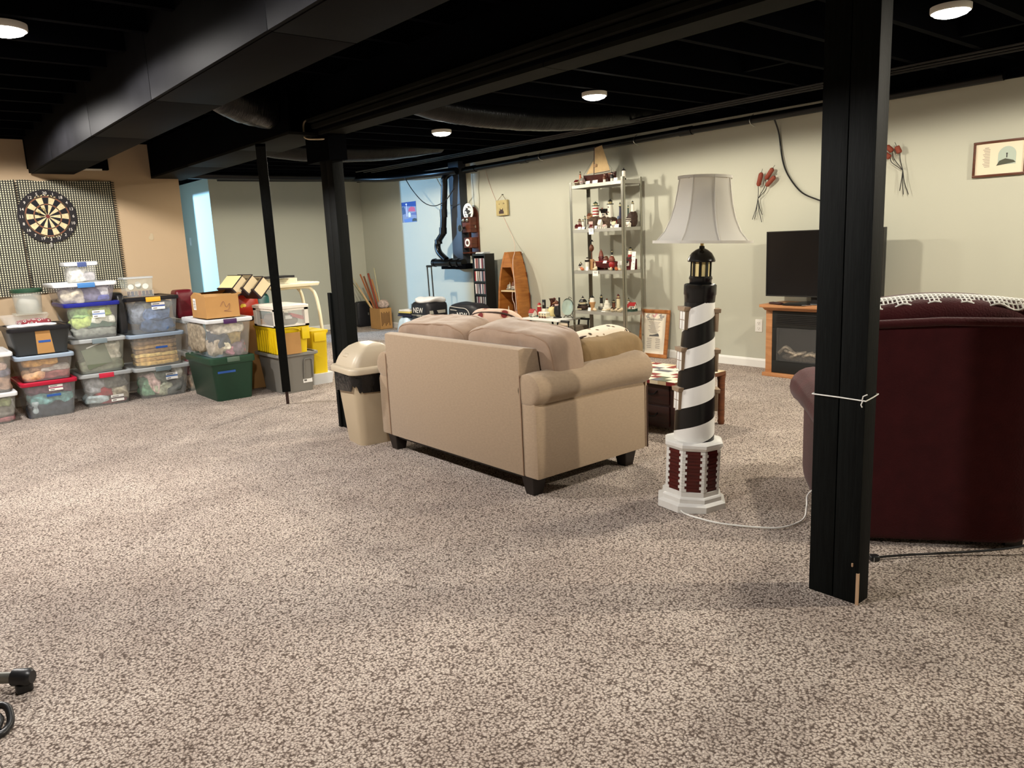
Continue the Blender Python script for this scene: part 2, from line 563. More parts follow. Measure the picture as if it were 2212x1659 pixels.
flex([(2.55, 7.5, 2.38), (3.0, 7.5, 2.28), (3.6, 7.45, 2.22), (4.4, 7.45, 2.25), (5.2, 7.45, 2.36)], .11, 'black duct under the joists near the far wall')
flex([(1.55, 4.6, 2.25), (1.85, 4.75, 2.14), (2.14, 4.95, 2.13)], .12, 'short black duct between the boxed soffit and the girder')
g = G()
for k in range(3):
    g.tube(bez([(5.45 + .1 * k, 1.2, 2.25), (5.47 + .09 * k, 4, 2.247), (5.45 + .1 * k, 7, 2.25), (5.3 + .12 * k, 9.6, 2.247)], 6), .011, 6)
solo('cable_bundle', g, M_PIPE, 'bundle of black cables under the joists beside the drain pipe', 'cable', smooth=60)
g = G()
g.tube(bez([(3.8, 10.7, 2.24), (4.6, 10.6, 2.235), (5.4, 10.3, 2.22), (5.75, 9.6, 2.16), (5.8, 8.6, 2.13), (5.9, 8.1, 2.13)], 8), .045, 10)
solo('black_pipe', g, M_PIPE, 'black pipe curving round the far corner under the ceiling', 'pipe', smooth=50)
solo('black_pipe', G().tube(bez([(3.0, 10.2, 2.225), (4.5, 10.15, 2.22), (5.9, 10.1, 2.23)], 6), .05, 10), M_PIPE, 'straight black pipe under the joists along the far wall', 'pipe', smooth=50)
solo('black_cable', G().tube(bez([(5.75, 9.1, 2.14), (5.76, 8.93, 1.95), (5.77, 8.7, 1.78), (5.77, 8.45, 1.72), (5.77, 8.2, 1.77), (5.77, 8.0, 1.9)], 10), .006, 6), M_BLACKPL,
     'black cable looping down in front of the blue-lit wall', 'cable', smooth=60)
solo('black_cable', G().tube(bez([(6.02, 3.712, 2.13), (6.07, 3.70, 2.02), (6.07, 3.66, 1.80), (6.07, 3.6, 1.66), (6.07, 3.48, 1.52), (6.07, 3.33, 1.447), (6.06, 3.2, 1.40), (6.05, 3.15, 1.15)], 10), .007, 6), M_BLACKPL,
     'black cable hanging down the wall to the television', 'cable', smooth=60)
for (y0, y1, z1, nm) in ((8.03, 8.0, 1.62, 'left'), (7.87, 7.93, 1.60, 'right')):
    solo('thin_wire', G().tube(bez([(6.08, y0, 2.10), (6.083, (y0 + y1) / 2 + .005, 1.9), (6.083, (y0 + y1) / 2, 1.75), (6.083, y1, z1)], 6), .003, 5), mat('grey wire', (.35, .34, .28), .6), 'thin grey wire running down to the telephone, the %s one' % nm, 'wire', smooth=60)
solo('thin_wire', G().tube(bez([(6.08, 7.74, 2.10), (6.083, 7.66, 1.9), (6.083, 7.55, 1.7), (6.083, 7.42, 1.5), (6.07, 7.25, 1.25), (5.98, 7.12, 1.12), (5.83, 6.99, .98), (5.81, 6.95, .7), (5.81, 6.93, .4), (5.82, 6.93, .15)], 8), .0035, 5),
     mat('pink white cord', (.65, .5, .42), .5), 'pale cord dropping past the hanging plaque and over the boat shelf', 'cord', smooth=60)
for (x, y, z) in ((5.96, 6.6, 2.11), (5.96, 5.2, 2.115), (5.96, 3.9, 2.12)):
    solo('pipe_strap', G().tube(bez([(6.0, y, 2.2), (5.952, y + .005, 2.16), (5.955, y, 2.12), (6.0, y - .01, 2.10)], 5), .004, 5), mat('steel strap', (.6, .6, .58), .3, 1), 'steel strap holding the drain pipe, %s' % {6.6: 'nearest the hanging plaque', 5.2: 'above the metal shelf unit', 3.9: 'above the cattail wall decoration'}[y], 'strap', group='drain pipe straps')

# ------------------------------------------------------------------ flush ceiling lamps
M_LENS = mat('lamp lens', (1, 1, 1), .4, emit=((1, .95, .86), 60))
M_RING = mat('lamp ring', (.75, .73, .68), .4)
names = {0: 'round ceiling lamp nearest the thick post behind the trash can', 1: 'round ceiling lamp beside the shiny duct', 2: 'round ceiling lamp at the top right above the burgundy armchair', 5: 'round ceiling lamp at the top left left of the boxed soffit'}
names[6] = 'round ceiling lamp hidden behind the post by the trash can'
for i, (x, y, c, w) in enumerate(LAMPS):
    if i not in names:
        continue
    t = thing('ceiling_lamp', names.get(i, 'round ceiling lamp out of view'), 'ceiling lamp', (x, y, LAMP_Z), group='round ceiling lamps')
    obj('ring', G().lathe([(.062, .035), (.092, .035), (.092, .012), (.088, .006), (.083, .006), (.078, .012)], 28), M_RING, t, smooth=40)
    obj('lens', G().lathe([(.082, .012), (.074, -.004), (.045, -.014), (.003, -.018)], 24), M_LENS, t, smooth=60)
# ------------------------------------------------------------------ loveseat
M_SOFA = mat('beige microfibre', col(157, 136, 112), .85, spec=.2, noise_=(55, .07), bump=(160, .08), sheen=.25, stretch=(1, 1, 2.5))
M_SOFA2 = mat('beige cushion cloth', col(151, 128, 108), .8, spec=.25, noise_=(18, .06), bump=(60, .12), sheen=.3)
M_PIPING = mat('brown piping', col(146, 120, 98), .7)
M_DKPIPE = mat('dark piping', col(60, 38, 28), .7)
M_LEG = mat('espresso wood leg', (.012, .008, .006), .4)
sofa = thing('loveseat', 'beige microfibre loveseat with rolled arms seen from behind', 'loveseat', (2.31, 3.38, 0))
obj('base_frame', G().box(.012, .78, -.61, .61, .10, .40), M_SOFA, sofa, bevel=.012)
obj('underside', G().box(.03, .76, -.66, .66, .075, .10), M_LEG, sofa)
bp = [(0, .095), (0, .722), (.035, .728), (.12, .715), (.165, .42), (.165, .095)]
obj('back_panel', G().prism(bp, (-.622, .622), lambda u, v, w: (u, w, v)), M_SOFA, sofa, bevel=.010)
for sg in (-1, 1):
    arm = obj('arm', G().prism([(.622, .095), (.728, .095), (.728, .44), (.715, .47), (.622, .47)], (.002, .785), lambda u, v, w: (w, u * sg, v)), M_SOFA, sofa, bevel=.012)
    # roll: swells a little towards the front and is pinched at the back
    loops = []
    for i, (x, ry, rz, zc) in enumerate([(0.0, .055, .05, .522), (.003, .075, .070, .522), (.012, .088, .082, .524), (.06, .090, .085, .526), (.3, .090, .083, .526), (.55, .092, .085, .53), (.72, .100, .092, .533), (.79, .102, .094, .533), (.815, .095, .088, .532), (.822, .07, .065, .532)]):
        loops.append([(x, sg * (.662 + ry * math.cos(a)), zc + rz * math.sin(a)) for a in [2 * PI * k / 22 for k in range(22)]])
    if sg < 0:
        loops = [l[::-1] for l in loops]
    obj('roll', G().loft(loops), M_SOFA, arm, smooth=50)
    obj('seam', G().tube([(-.001, sg * .623, .10), (-.002, sg * .624, .40), (-.002, sg * .622, .60)], .003, 6), M_PIPING, arm)
    obj('front_panel', G().box(.785, .80, sg * .675 - .055, sg * .675 + .055, .10, .47), M_SOFA, arm, bevel=.006)
    obj('piping', G().tube([(.795, sg * .732, .10), (.797, sg * .732, .44)], .004, 6), M_DKPIPE, arm)
for (x, y) in ((.055, -.635), (.055, .635), (.72, -.635), (.72, .635)):
    obj('leg', G().loft([rr(.062, .062, .004, 0, 1, x, y), rr(.092, .092, .004, .095, 1, x, y)]), M_LEG, sofa)
for i, sg in enumerate((1, -1)):
    def dent(q, sg=sg):
        q = q + Vector(noise.noise_vector(q * 5 + Vector((sg * 3, 0, 0)))) * .016
        q.z += -.008 * max(0, abs(q.y) / .36) ** 3 + .010 * math.cos(q.y * 7 + sg)
        if q.z > .08:
            q.x += .010 * noise.noise(Vector((q.y * 17, q.z * 5, sg * 4)))
            q.z += .007 * noise.noise(Vector((q.y * 13 + q.x * 9, q.x * 22, sg * 9)))
        if q.x < -.05:
            q.x += .006 * noise.noise(Vector((q.y * 6, q.z * 20, sg * 2)))
        return q
    mm = Matrix.Rotation(R(-9), 4, 'Y')
    cu = obj('back_cushion', G().puff((.27, sg * .352, .600), (.245, .70, .40), 7.5, 24, dent, mm), M_SOFA2, sofa, smooth=80)
    pts = []
    for k in range(49):
        a = 2 * PI * k / 48
        p = Vector((-.095, .345 * math.copysign(abs(math.cos(a)) ** .27, math.cos(a)) * .965, .215 * math.copysign(abs(math.sin(a)) ** .27, math.sin(a)) * .90))
        p = dent(p)
        p.x -= .006
        pts.append(mm @ p + Vector((.27, sg * .352, .600)))
    obj('piping', G().tube(pts, .0045, 6), M_PIPING, cu, smooth=60)
    pts2 = []
    for k in range(49):
        a = 2 * PI * k / 48
        p = Vector((.075, .345 * math.copysign(abs(math.cos(a)) ** .27, math.cos(a)) * .985, .215 * math.copysign(abs(math.sin(a)) ** .27, math.sin(a)) * .92))
        pts2.append(mm @ dent(p) + Vector((.27, sg * .352, .600)))
    obj('piping', G().tube(pts2, .0045, 6), M_PIPING, cu, smooth=60)
    obj('seat_cushion', G().puff((.48, sg * .306, .46), (.62, .61, .16), 6, 10), M_SOFA2, sofa, smooth=70)
# print of the throw pillows: dark leaves and red dots on pale cloth
def print_cloth(name, base, c1, c2, scale):
    m = mat(name, base, .8)
    nt = m.node_tree
    N = nt.nodes.new
    tc = N('ShaderNodeTexCoord')
    v = N('ShaderNodeTexVoronoi')
    v.inputs['Scale'].default_value = scale
    nt.links.new(tc.outputs['Object'], v.inputs['Vector'])
    rp = N('ShaderNodeValToRGB')
    rp.color_ramp.interpolation = 'CONSTANT'
    e = rp.color_ramp.elements
    e[0].position, e[0].color = 0, (*c1, 1)
    e[1].position, e[1].color = .24, (*c2, 1)
    k = e.new(.34)
    k.color = (*base, 1)
    nt.links.new(v.outputs['Distance'], rp.inputs[0])
    nt.links.new(rp.outputs[0], nt.nodes['Principled BSDF'].inputs['Base Color'])
    return m
M_PRINT = print_cloth('leaf print cloth', col(222, 208, 186), (.015, .012, .012), col(150, 125, 95), 26)
M_PRINT2 = print_cloth('poppy print cloth', col(216, 188, 166), col(120, 36, 34), col(196, 160, 130), 13)
t = thing('throw_pillow', 'olive brown throw pillow with leaf print front propped behind the loveseat arm', 'pillow', (2.965, 2.83, .57), rot=(R(14), R(5), R(3)))
M_OLIVE = mat('olive brown pillow cloth', col(138, 114, 80), .85, noise_=(9, .12), bump=(25, .3))
def pil(q):
    k = (abs(q.x) / .27) ** 2
    q.y *= 1 - .45 * k
    q.y += .012 * noise.noise(Vector((q.x * 16 + q.z * 9, q.z * 6, 2)))
    q.z += .012 * math.sin(q.x * 13)
    return q
obj('back_cloth', G().puff((0, -.02, 0), (.55, .17, .32), 3.6, 20, pil), M_OLIVE, t, smooth=80)
obj('print_front', G().puff((0, .05, .022), (.53, .17, .31), 3.2, 16, pil), M_PRINT, t, smooth=80)
obj('piping', G().tube([pil(Vector((.272 * math.copysign(abs(math.cos(a)) ** .5, math.cos(a)), .02, .160 * math.copysign(abs(math.sin(a)) ** .5, math.sin(a))))) for a in [2 * PI * k / 48 for k in range(49)]], .0045, 6), M_DKPIPE, t, smooth=60)
t = thing('throw_pillow', 'poppy print throw pillow peeking up between the loveseat back cushions', 'pillow', (2.84, 3.55, .715), rot=(R(0), R(40), R(25)))
obj('pillow_body', G().puff((0, 0, 0), (.36, .34, .15), 2.6, 14, crumple(.012, 8)), M_PRINT2, t, smooth=80)
obj('piping', G().tube([Vector((.182 * math.copysign(abs(math.cos(a)) ** .7, math.cos(a)), .172 * math.copysign(abs(math.sin(a)) ** .7, math.sin(a)), 0)) for a in [2 * PI * k / 40 for k in range(41)]], .005, 6), M_DKPIPE, t, smooth=60)

# ------------------------------------------------------------------ trash can
M_CAN = mat('beige can plastic', col(186, 169, 142), .45, noise_=(3, .02))
M_LID = mat('beige lid plastic', col(192, 178, 154), .4)
M_BAG = mat('black bin liner', (.004, .004, .0045), .22, spec=.5, bump=(22, .8))
t = thing('trash_can', 'beige plastic trash can with domed lid and black liner beside the loveseat', 'trash can', (2.352, 4.335, 0), R(-6))
obj('body', G().loft([rr(.235, .25, .045, 0, 5), rr(.30, .325, .055, .40, 5), rr(.305, .33, .055, .468, 5)], cap1=False), M_CAN, t, smooth=50)
def rag(k, n):
    return .355 + .045 * abs(math.sin(k / n * PI * 3.0 + .4)) * (1 if 0 < k else 1)
n = 48
def ring(w, d, r, z):
    return rr(w, d, r, z, 11)
top = ring(.325, .35, .06, .470)
mid = ring(.328, .355, .06, .42)
low = [(x * .985, y * .985, .345 + .05 * (.5 + .5 * math.sin(i * .5)) - (.02 if x < -.05 and y > .05 else 0) + .012 * math.sin(i * 1.7)) for i, (x, y, z) in enumerate(ring(.326, .352, .06, .36))]
obj('bin_liner', G().loft([low, mid, top], False, False), M_BAG, t, smooth=70)
lid = obj('lid', G().loft([rr(.345, .375, .06, .462, 6), rr(.358, .388, .062, .466, 6), rr(.36, .39, .062, .492, 6), rr(.345, .375, .06, .503, 6), rr(.315, .345, .055, .507, 6)]), M_LID, t, smooth=50)
# domed swing flap
loops = []
for k, (s_, z) in enumerate(((1, .505), (.965, .525), (.88, .556), (.74, .59), (.55, .617), (.33, .634), (.1, .64))):
    loops.append([(x + .05 * (1 - s_), y, z_) for x, y, z_ in rr(.305 * s_, .335 * s_ ** .45, .05 * s_, z, 6)])
fl_ = obj('swing_flap', G().loft(loops), M_LID, lid, smooth=45)
obj('finger_tab', G().puff((-.112, .03, .563), (.03, .09, .026), 4, 5, m=Matrix.Rotation(R(-40), 4, 'Y')), M_LID, fl_, smooth=60)
st = obj('sticker', G().lathe([(.036, 0), (.036, .0015)], 20, sx=.75), M_CARD, fl_, loc=(-.055, .0, .612), rot=(0, R(-29), 0))
obj('sticker_print', G().box(-.006, .008, -.020, .018, .0016, .002), mat('blue print', col(70, 80, 150), .6), fl_, loc=(-.055, .0, .612), rot=(0, R(-29), 0))

# ------------------------------------------------------------------ lighthouse floor lamp
M_LWHITE = mat('white glossy paint', (.80, .79, .75), .35, noise_=(30, .03))
M_LBLACK = mat('black gloss paint', (.006, .006, .006), .22)
M_BRICK = wood('red brown stained wood', col(86, 20, 14), col(58, 12, 8), (1, 1, 14), .35, 8)
M_BRASS = mat('brass', (.55, .42, .2), .25, 1)
def helix_paint():
    m = mat('black and white spiral paint', (1, 1, 1), .3)
    nt = m.node_tree
    N = nt.nodes.new
    L = nt.links.new
    tc = N('ShaderNodeTexCoord')
    sp = N('ShaderNodeSeparateXYZ')
    L(tc.outputs['Object'], sp.inputs[0])
    at2 = N('ShaderNodeMath')
    at2.operation = 'ARCTAN2'
    L(sp.outputs[1], at2.inputs[0])
    L(sp.outputs[0], at2.inputs[1])
    a = N('ShaderNodeMath')
    a.operation = 'MULTIPLY'
    L(at2.outputs[0], a.inputs[0])
    a.inputs[1].default_value = -1 / (2 * PI)
    z = N('ShaderNodeMath')
    z.operation = 'MULTIPLY_ADD'
    L(sp.outputs[2], z.inputs[0])
    z.inputs[1].default_value = 1 / .1795
    L(a.outputs[0], z.inputs[2])
    o = N('ShaderNodeMath')
    o.operation = 'ADD'
    L(z.outputs[0], o.inputs[0])
    o.inputs[1].default_value = 8.46
    f = N('ShaderNodeMath')
    f.operation = 'FRACT'
    L(o.outputs[0], f.inputs[0])
    g = N('ShaderNodeMath')
    g.operation = 'LESS_THAN'
    L(f.outputs[0], g.inputs[0])
    g.inputs[1].default_value = .53
    mx = N('ShaderNodeMixRGB')
    L(g.outputs[0], mx.inputs[0])
    mx.inputs[1].default_value = (.80, .79, .75, 1)
    mx.inputs[2].default_value = (.006, .006, .006, 1)
    L(mx.outputs[0], nt.nodes['Principled BSDF'].inputs['Base Color'])
    return m
lean = Matrix.Rotation(R(2.5), 3, Vector((fw.x, fw.y, 0)).normalized()).to_euler()
lt = thing('lighthouse_lamp', 'tall lighthouse floor lamp with spiral stripes, brick base and bell shade', 'floor lamp', (2.772, 2.108, -.002), rot=lean)
A0 = R(22.5 + 39)
pl = obj('plinth', G().lathe([(.162, 0), (.162, .030), (.152, .036), (.142, .040), (.142, .058), (.136, .064), (.128, .066), (.128, .086), (.12, .09)], 8, a0=A0), M_LWHITE, lt)
obj('cord_hole', G().lathe([(.006, 0), (.006, .004)], 8), M_LBLACK, pl, loc=(-.145, -.04, .018), rot=(0, R(-90), 0))
obj('drum', G().lathe([(.1235, .088), (.1235, .278)], 8, a0=A0), mat('dark red paint', col(60, 12, 8), .35), lt)
ca = math.cos(PI / 8)
for k in range(8):
    am = A0 + PI / 8 + k * PI / 4
    w = 2 * .1235 * math.sin(PI / 8)
    fr = Matrix.Rotation(am, 4, 'Z')
    pn = obj('brick_panel', G().box(.1235 * ca + .0002, .1235 * ca + .001, -w / 2 * .8, w / 2 * .8, .089, .277), M_BRICK, lt)
    pn.rotation_euler = (0, 0, am)
    if -2.9 < ((am - PI - .7 + PI) % (2 * PI)) - PI < 2.9:
        for q_ in range(12):
            obj('brick', G().box(.1235 * ca + .001, .1235 * ca + .0028, -w / 2 * .62, w / 2 * .62, .0905 + q_ * .0155, .0905 + q_ * .0155 + .0142), M_BRICK, pn)
    # quoin teeth at the corner
    ac = A0 + k * PI / 4
    cg = G()
    n_ = 14
    for q_ in range(n_):
        z0 = .089 + q_ * .188 / n_
        z1 = z0 + .188 / n_ - .0008
        wd_ = .020 if q_ % 2 == 0 else .012
        for sg in (-1, 1):
            c0 = Vector((math.cos(ac) * .1265, math.sin(ac) * .1265, 0))
            c1 = Vector((math.cos(ac + sg * PI / 4) * .1265, math.sin(ac + sg * PI / 4) * .1265, 0))
            dv = (c1 - c0).normalized() * (wd_ if sg > 0 else .032 - wd_)
            nrm = Vector((math.cos(ac + sg * PI / 8), math.sin(ac + sg * PI / 8), 0)) * .003
            pts = [c0 - nrm, c0 + nrm * .6, c0 + dv + nrm * .6, c0 + dv - nrm]
            if sg < 0:
                pts = pts[::-1]
            cg.add([(p.x, p.y, z0) for p in pts] + [(p.x, p.y, z1) for p in pts], [(3, 2, 1, 0), (4, 5, 6, 7), (0, 1, 5, 4), (1, 2, 6, 5), (2, 3, 7, 6), (3, 0, 4, 7)])
    obj('quoin_strip', cg, M_LWHITE, lt)
obj('drum_cap', G().lathe([(.118, .276), (.128, .278), (.137, .292), (.137, .305), (.128, .312)], 8, a0=A0), M_LWHITE, lt)
obj('tower', G().loft([[(r_ * math.cos(2 * PI * i / 32), r_ * math.sin(2 * PI * i / 32), z) for i in range(32)] for r_, z in ((.0905, .31), (.0895, .40), (.085, .52), (.079, .66), (.072, .80), (.0655, .94))]), helix_paint(), lt, smooth=60)
ga = obj('gallery', G().lathe([(.058, .925), (.066, .932), (.068, .962), (.0705, .966), (.0705, 1.008), (.066, 1.012), (.052, 1.0), (.050, 1.0)], 28), M_LBLACK, lt, smooth=40)
obj('neck', G().lathe([(.048, .99), (.048, 1.03), (.051, 1.034), (.051, 1.04)], 24), M_LBLACK, lt, smooth=40)
ln = obj('lantern_core', G().lathe([(.040, 1.04), (.040, 1.108)], 20), mat('amber glass', col(226, 208, 150), .25), lt, smooth=40)
for k in range(9):
    a = 2 * PI * k / 9
    obj('mullion', G().box(.038, .0455, -.0055, .0055, 1.036, 1.112), M_LBLACK, ln, rot=(0, 0, a + .2))
obj('lantern_sill', G().lathe([(.047, 1.036), (.049, 1.036), (.049, 1.046), (.043, 1.046)], 24), M_LBLACK, ln, smooth=40)
obj('dome', G().lathe([(.040, 1.108), (.058, 1.108), (.0605, 1.113), (.056, 1.126), (.044, 1.146), (.026, 1.160), (.012, 1.166), (.011, 1.176), (.006, 1.178)], 28), M_LBLACK, lt, smooth=45)
obj('stem', G().lathe([(.0075, 1.165), (.0075, 1.42)], 12), M_BRASS, lt, smooth=40)
obj('socket', G().lathe([(.016, 1.22), (.018, 1.27), (.014, 1.29)], 14), M_BRASS, lt, smooth=40)
obj('bulb', G().lathe([(.013, 1.29), (.03, 1.33), (.03, 1.35), (.018, 1.375), (.004, 1.382)], 16), mat('frosted bulb', (.85, .85, .83), .3), lt, smooth=60)
# bell shade of eight panels
prof = [(.1115, 1.470), (.112, 1.455), (.118, 1.41), (.128, 1.35), (.145, 1.29), (.170, 1.237), (.205, 1.197), (.2125, 1.192)]
sh = None
nseg = 8
for k in range(nseg):
    a = R(12) + 2 * PI * k / nseg
    b = a + 2 * PI / nseg
    g = G()
    rows = []
    for off in (0, -.0025):
        for r_, z in prof:
            row = []
            for q_ in range(7):
                u = q_ / 6
                ang = a + (b - a) * u
                scl = math.cos((b - a) / 2) / math.cos((u - .5) * (b - a))
                scl = .45 * scl + .55
                row.append(((r_ + off) * scl * math.cos(ang), (r_ + off) * scl * math.sin(ang), z))
            rows.append(row)
    m_ = len(prof)
    g.loft([rows[i] for i in range(m_)] + [rows[m_ + i] for i in range(m_ - 1, -1, -1)], False, False, close=False)
    o = obj('shade_panel', g, M_SHADE, lt, smooth=50)
    obj('shade_rib', G().tube([((r_ + .001) * math.cos(a), (r_ + .001) * math.sin(a), z) for r_, z in prof], .0028, 6), M_SHADE, o, smooth=60)
for r_, z in ((.112, 1.466), (.2115, 1.194)):
    obj('shade_trim', G().lathe([(r_ - .003, z - .006), (r_ + .0025, z - .006), (r_ + .003, z + .006), (r_ - .003, z + .006), (r_ - .003, z - .006)], 40, cap0=False, cap1=False), M_SHADE, lt, smooth=60)
obj('shade_spider', G().tube([(-.11, 0, 1.46), (0, 0, 1.43), (.11, 0, 1.46)], .002, 5).tube([(0, -.11, 1.46), (0, 0, 1.43), (0, .11, 1.46)], .002, 5), M_BRASS, lt)
# tower windows with small brown hoods, on the left and right of the tower
M_HOOD = mat('taupe paint', col(150, 128, 104), .5)
va = math.atan2(-2.108, -2.772)           # direction from the lamp to the viewer
for sg, zs in ((-1, (.50, .68, .86)), (1, (.67, .85, .49))):
    for z in zs:
        r_ = .0905 - (z - .31) * .0385
        an = va + sg * R(62 if sg < 0 else 99)
        wn = obj('tower_window', G().box(r_ - .012, r_ + .012, -.024, .024, -.046, .040), M_LWHITE, lt, bevel=.002, loc=(0, 0, z), rot=(0, 0, an))
        obj('hood', G().prism([(-.028, .036), (.028, .036), (.034, .054), (-.034, .054)], (r_ - .012, r_ + .020), lambda u, v, w: (w, u, v)), M_HOOD, wn)
        obj('window_side', G().box(r_ - .012, r_ + .0126, -.0255, -.022, -.047, .038).box(r_ - .012, r_ + .0126, .022, .0255, -.047, .038), M_HOOD, wn)
        obj('glazing_bar', G().box(r_ + .0122, r_ + .0128, -.0015, .0015, -.044, .034).box(r_ + .0122, r_ + .0128, -.02, .02, -.006, -.003), mat('brown line', col(140, 120, 100), .6), wn)
solo('power_cord', G().tube(bez([(2.638, 2.068, .02), (2.62, 2.03, .008), (2.615, 1.95, .007), (2.63, 1.84, .007), (2.70, 1.70, .007), (2.77, 1.63, .008), (2.90, 1.62, .008), (3.0, 1.66, .03), (3.06, 1.69, .06), (3.08, 1.66, .1)], 8), .004, 6),
     M_CARD, 'white lamp cord lying on the carpet from the lighthouse lamp to the armchair', 'cord', smooth=60)

# ------------------------------------------------------------------ burgundy armchair
M_BURG = mat('burgundy chenille', col(62, 19, 21), .85, spec=.15, noise_=(16, .14), bump=(140, .25), sheen=.12)
ch = thing('armchair', 'burgundy upholstered armchair turned away with lace over its back', 'armchair', (2.772, 1.43, 0), R(37.08))
W2 = .72
obj('seat_base', G().puff((.46, -W2 / 2, .20), (.78, W2 - .04, .38), 9, 10), M_BURG, ch, smooth=70)
def bk(q):
    q.z += .012 * math.cos(q.y * 9) + .006 * noise.noise(q * 6)
    return q
obj('outer_back', G().puff((.085, -W2 / 2, .443), (.19, W2, .855), 12, 14, m=Matrix.Rotation(R(-1), 4, 'Y')), M_BURG, ch, smooth=70)
obj('back_cushion', G().puff((.15, -W2 / 2 - .005, .785), (.23, W2 - .01, .33), 4.2, 18, bk, Matrix.Rotation(R(-8), 4, 'Y')), M_BURG, ch, smooth=80)
obj('top_welt', G().tube([(-.010, -.01, .862), (-.014, -W2 / 2, .874), (-.010, -W2 + .01, .862)], .016, 10), M_BURG, ch, smooth=60)
obj('seat_cushion', G().puff((.53, -W2 / 2, .43), (.6, W2 - .22, .16), 5, 10), M_BURG, ch, smooth=80)
for y0, sg in ((0, 1), (-W2, -1)):
    arm = obj('arm', G().puff((.46, y0 - sg * .055, .225), (.80, .115, .43), 9, 10), M_BURG, ch, smooth=70)
    loops = []
    for x, r_, zc in ((.06, .05, .45), (.08, .075, .455), (.16, .082, .458), (.5, .085, .462), (.78, .092, .462), (.87, .098, .46), (.905, .09, .458), (.92, .06, .455)):
        loops.append([(x, y0 - sg * .045 + sg * (r_ * 1.1) * math.cos(a), zc + r_ * math.sin(a)) for a in [2 * PI * k / 20 for k in range(20)]])
    if sg < 0:
        loops = [l[::-1] for l in loops]
    obj('arm_roll', G().loft(loops), M_BURG, arm, smooth=60)
for (x, y) in ((.06, -.06), (.06, -W2 + .06), (.78, -.06), (.78, -W2 + .06)):
    obj('foot', G().box(x - .03, x + .03, y - .03, y + .03, 0, .03), M_LEG, ch)
# crocheted lace: a net of white cotton bars draped over the top edge
lg = G()
def lace_pt(u, v):                       # u along the back, v across: -1 hangs behind, +1 in front
    y = -.05 - u * (W2 - .04)
    z = .951 + .012 * math.cos((y + W2 / 2) * 9) - .06 * max(0, abs(u - .47) - .3) ** 1.2 - .020 * v * v
    return Vector((.122 + v * .075, y, z - (.035 * (-v - .55) * 4 * (.5 + .5 * math.sin(u * 40)) * .3 if v < -.55 else 0)))
nu, nv = 44, 8
for i in range(nu):
    for j in range(nv + 1):
        lg.tube([lace_pt(i / nu, -1 + 2 * j / nv), lace_pt((i + 1) / nu, -1 + 2 * j / nv)], .0042 if j in (0, nv) else .0032, 5, False)
for i in range(nu + 1):
    for j in range(nv):
        lg.tube([lace_pt(i / nu, -1 + 2 * j / nv), lace_pt(i / nu, -1 + 2 * (j + 1) / nv)], .0032, 5, False)
solo('lace_runner', lg, mat('white crochet cotton', (.80, .79, .73), .8), 'white crocheted lace runner draped over the top of the burgundy armchair', 'lace runner', (2.772, 1.43, 0), R(37.08), smooth=60)
t = thing('extension_cord', 'black extension cord plug on the carpet behind the burgundy armchair', 'cord', (2.72, 1.222, 0))
o_ = Vector((2.72, 1.222, 0))
obj('cable', G().tube([p - o_ for p in bez([(2.725, 1.222, .012), (2.80, 1.17, .012), (2.90, 1.09, .012), (3.0, 1.0, .016), (3.1, .90, .03), (3.2, .80, .06)], 8)], .0045, 6), M_BLACKPL, t, smooth=60)
obj('plug', G().puff((-.006, .006, .012), (.036, .03, .022), 5, 6, m=Matrix.Rotation(R(-40), 4, 'Z')), M_BLACKPL, t, smooth=60)
obj('plug_face', G().box(-.004, .004, -.001, .001, .002, .018), mat('plug face', (.25, .24, .22), .5), t, loc=(-.02, .0, 0), rot=(0, 0, R(50)))

# ------------------------------------------------------------------ chest table with painted patchwork top
M_DKWOOD = wood('dark red stained wood', col(52, 18, 12), col(30, 9, 6), (1, 1, 9), .4, 5)
M_MIDWOOD = wood('brown turned wood', col(108, 62, 34), col(78, 42, 22), (1, 1, 6), .4, 5)
t = thing('chest_table', 'low dark wood chest table with patchwork painted top beyond the loveseat arm', 'chest', (3.68, 2.925, 0))
obj('body', G().box(0, .40, 0, .78, .035, .325), M_DKWOOD, t, bevel=.004)
for k, z0 in enumerate((.19, .05)):
    dw = obj('drawer', G().box(-.012, .002, .03, .75, z0, z0 + .125), M_DKWOOD, t, bevel=.003)
    for y in (.16, .60):
        obj('handle', G().tube(bez([(-.012, y - .04, z0 + .08), (-.03, y - .03, z0 + .062), (-.034, y, z0 + .058), (-.03, y + .03, z0 + .062), (-.012, y + .04, z0 + .08)], 5), .005, 6), M_BLKMETAL, dw, smooth=60)
tt = obj('table_top', G().box(-.075, .445, -.068, .83, .325, .350), M_MIDWOOD, t, bevel=.004)
cols = [col(226, 216, 190), col(120, 24, 26), col(86, 92, 70), col(196, 176, 140), col(92, 92, 100), col(222, 210, 180)]
random.seed(11)
M_P = [mat('patch paint %s' % n_, c, .45) for n_, c in zip(('cream', 'red', 'olive', 'sand', 'slate', 'ivory'), cols)]
nx, ny = 8, 14
for i in range(nx):
    for j in range(ny):
        edge = i in (0, nx - 1) or j in (0, ny - 1)
        m_ = M_P[(i * 3 + j * 2) % 6] if edge else M_P[0 if (i + j // 2) % 2 else random.choice((0, 1, 4, 2, 1, 4))]
        x0 = -.072 + i * .514 / nx
        y0 = -.065 + j * .892 / ny
        obj('patch', G().box(x0, x0 + .514 / nx - .0004, y0, y0 + .892 / ny - .0004, .350, .3515), m_, tt)
for j in range(14):
    y0 = -.065 + j * .892 / 14
    obj('edge_patch', G().box(-.0765, -.0752, y0, y0 + .063, .328, .350), M_P[(j * 2 + 1) % 6], tt)
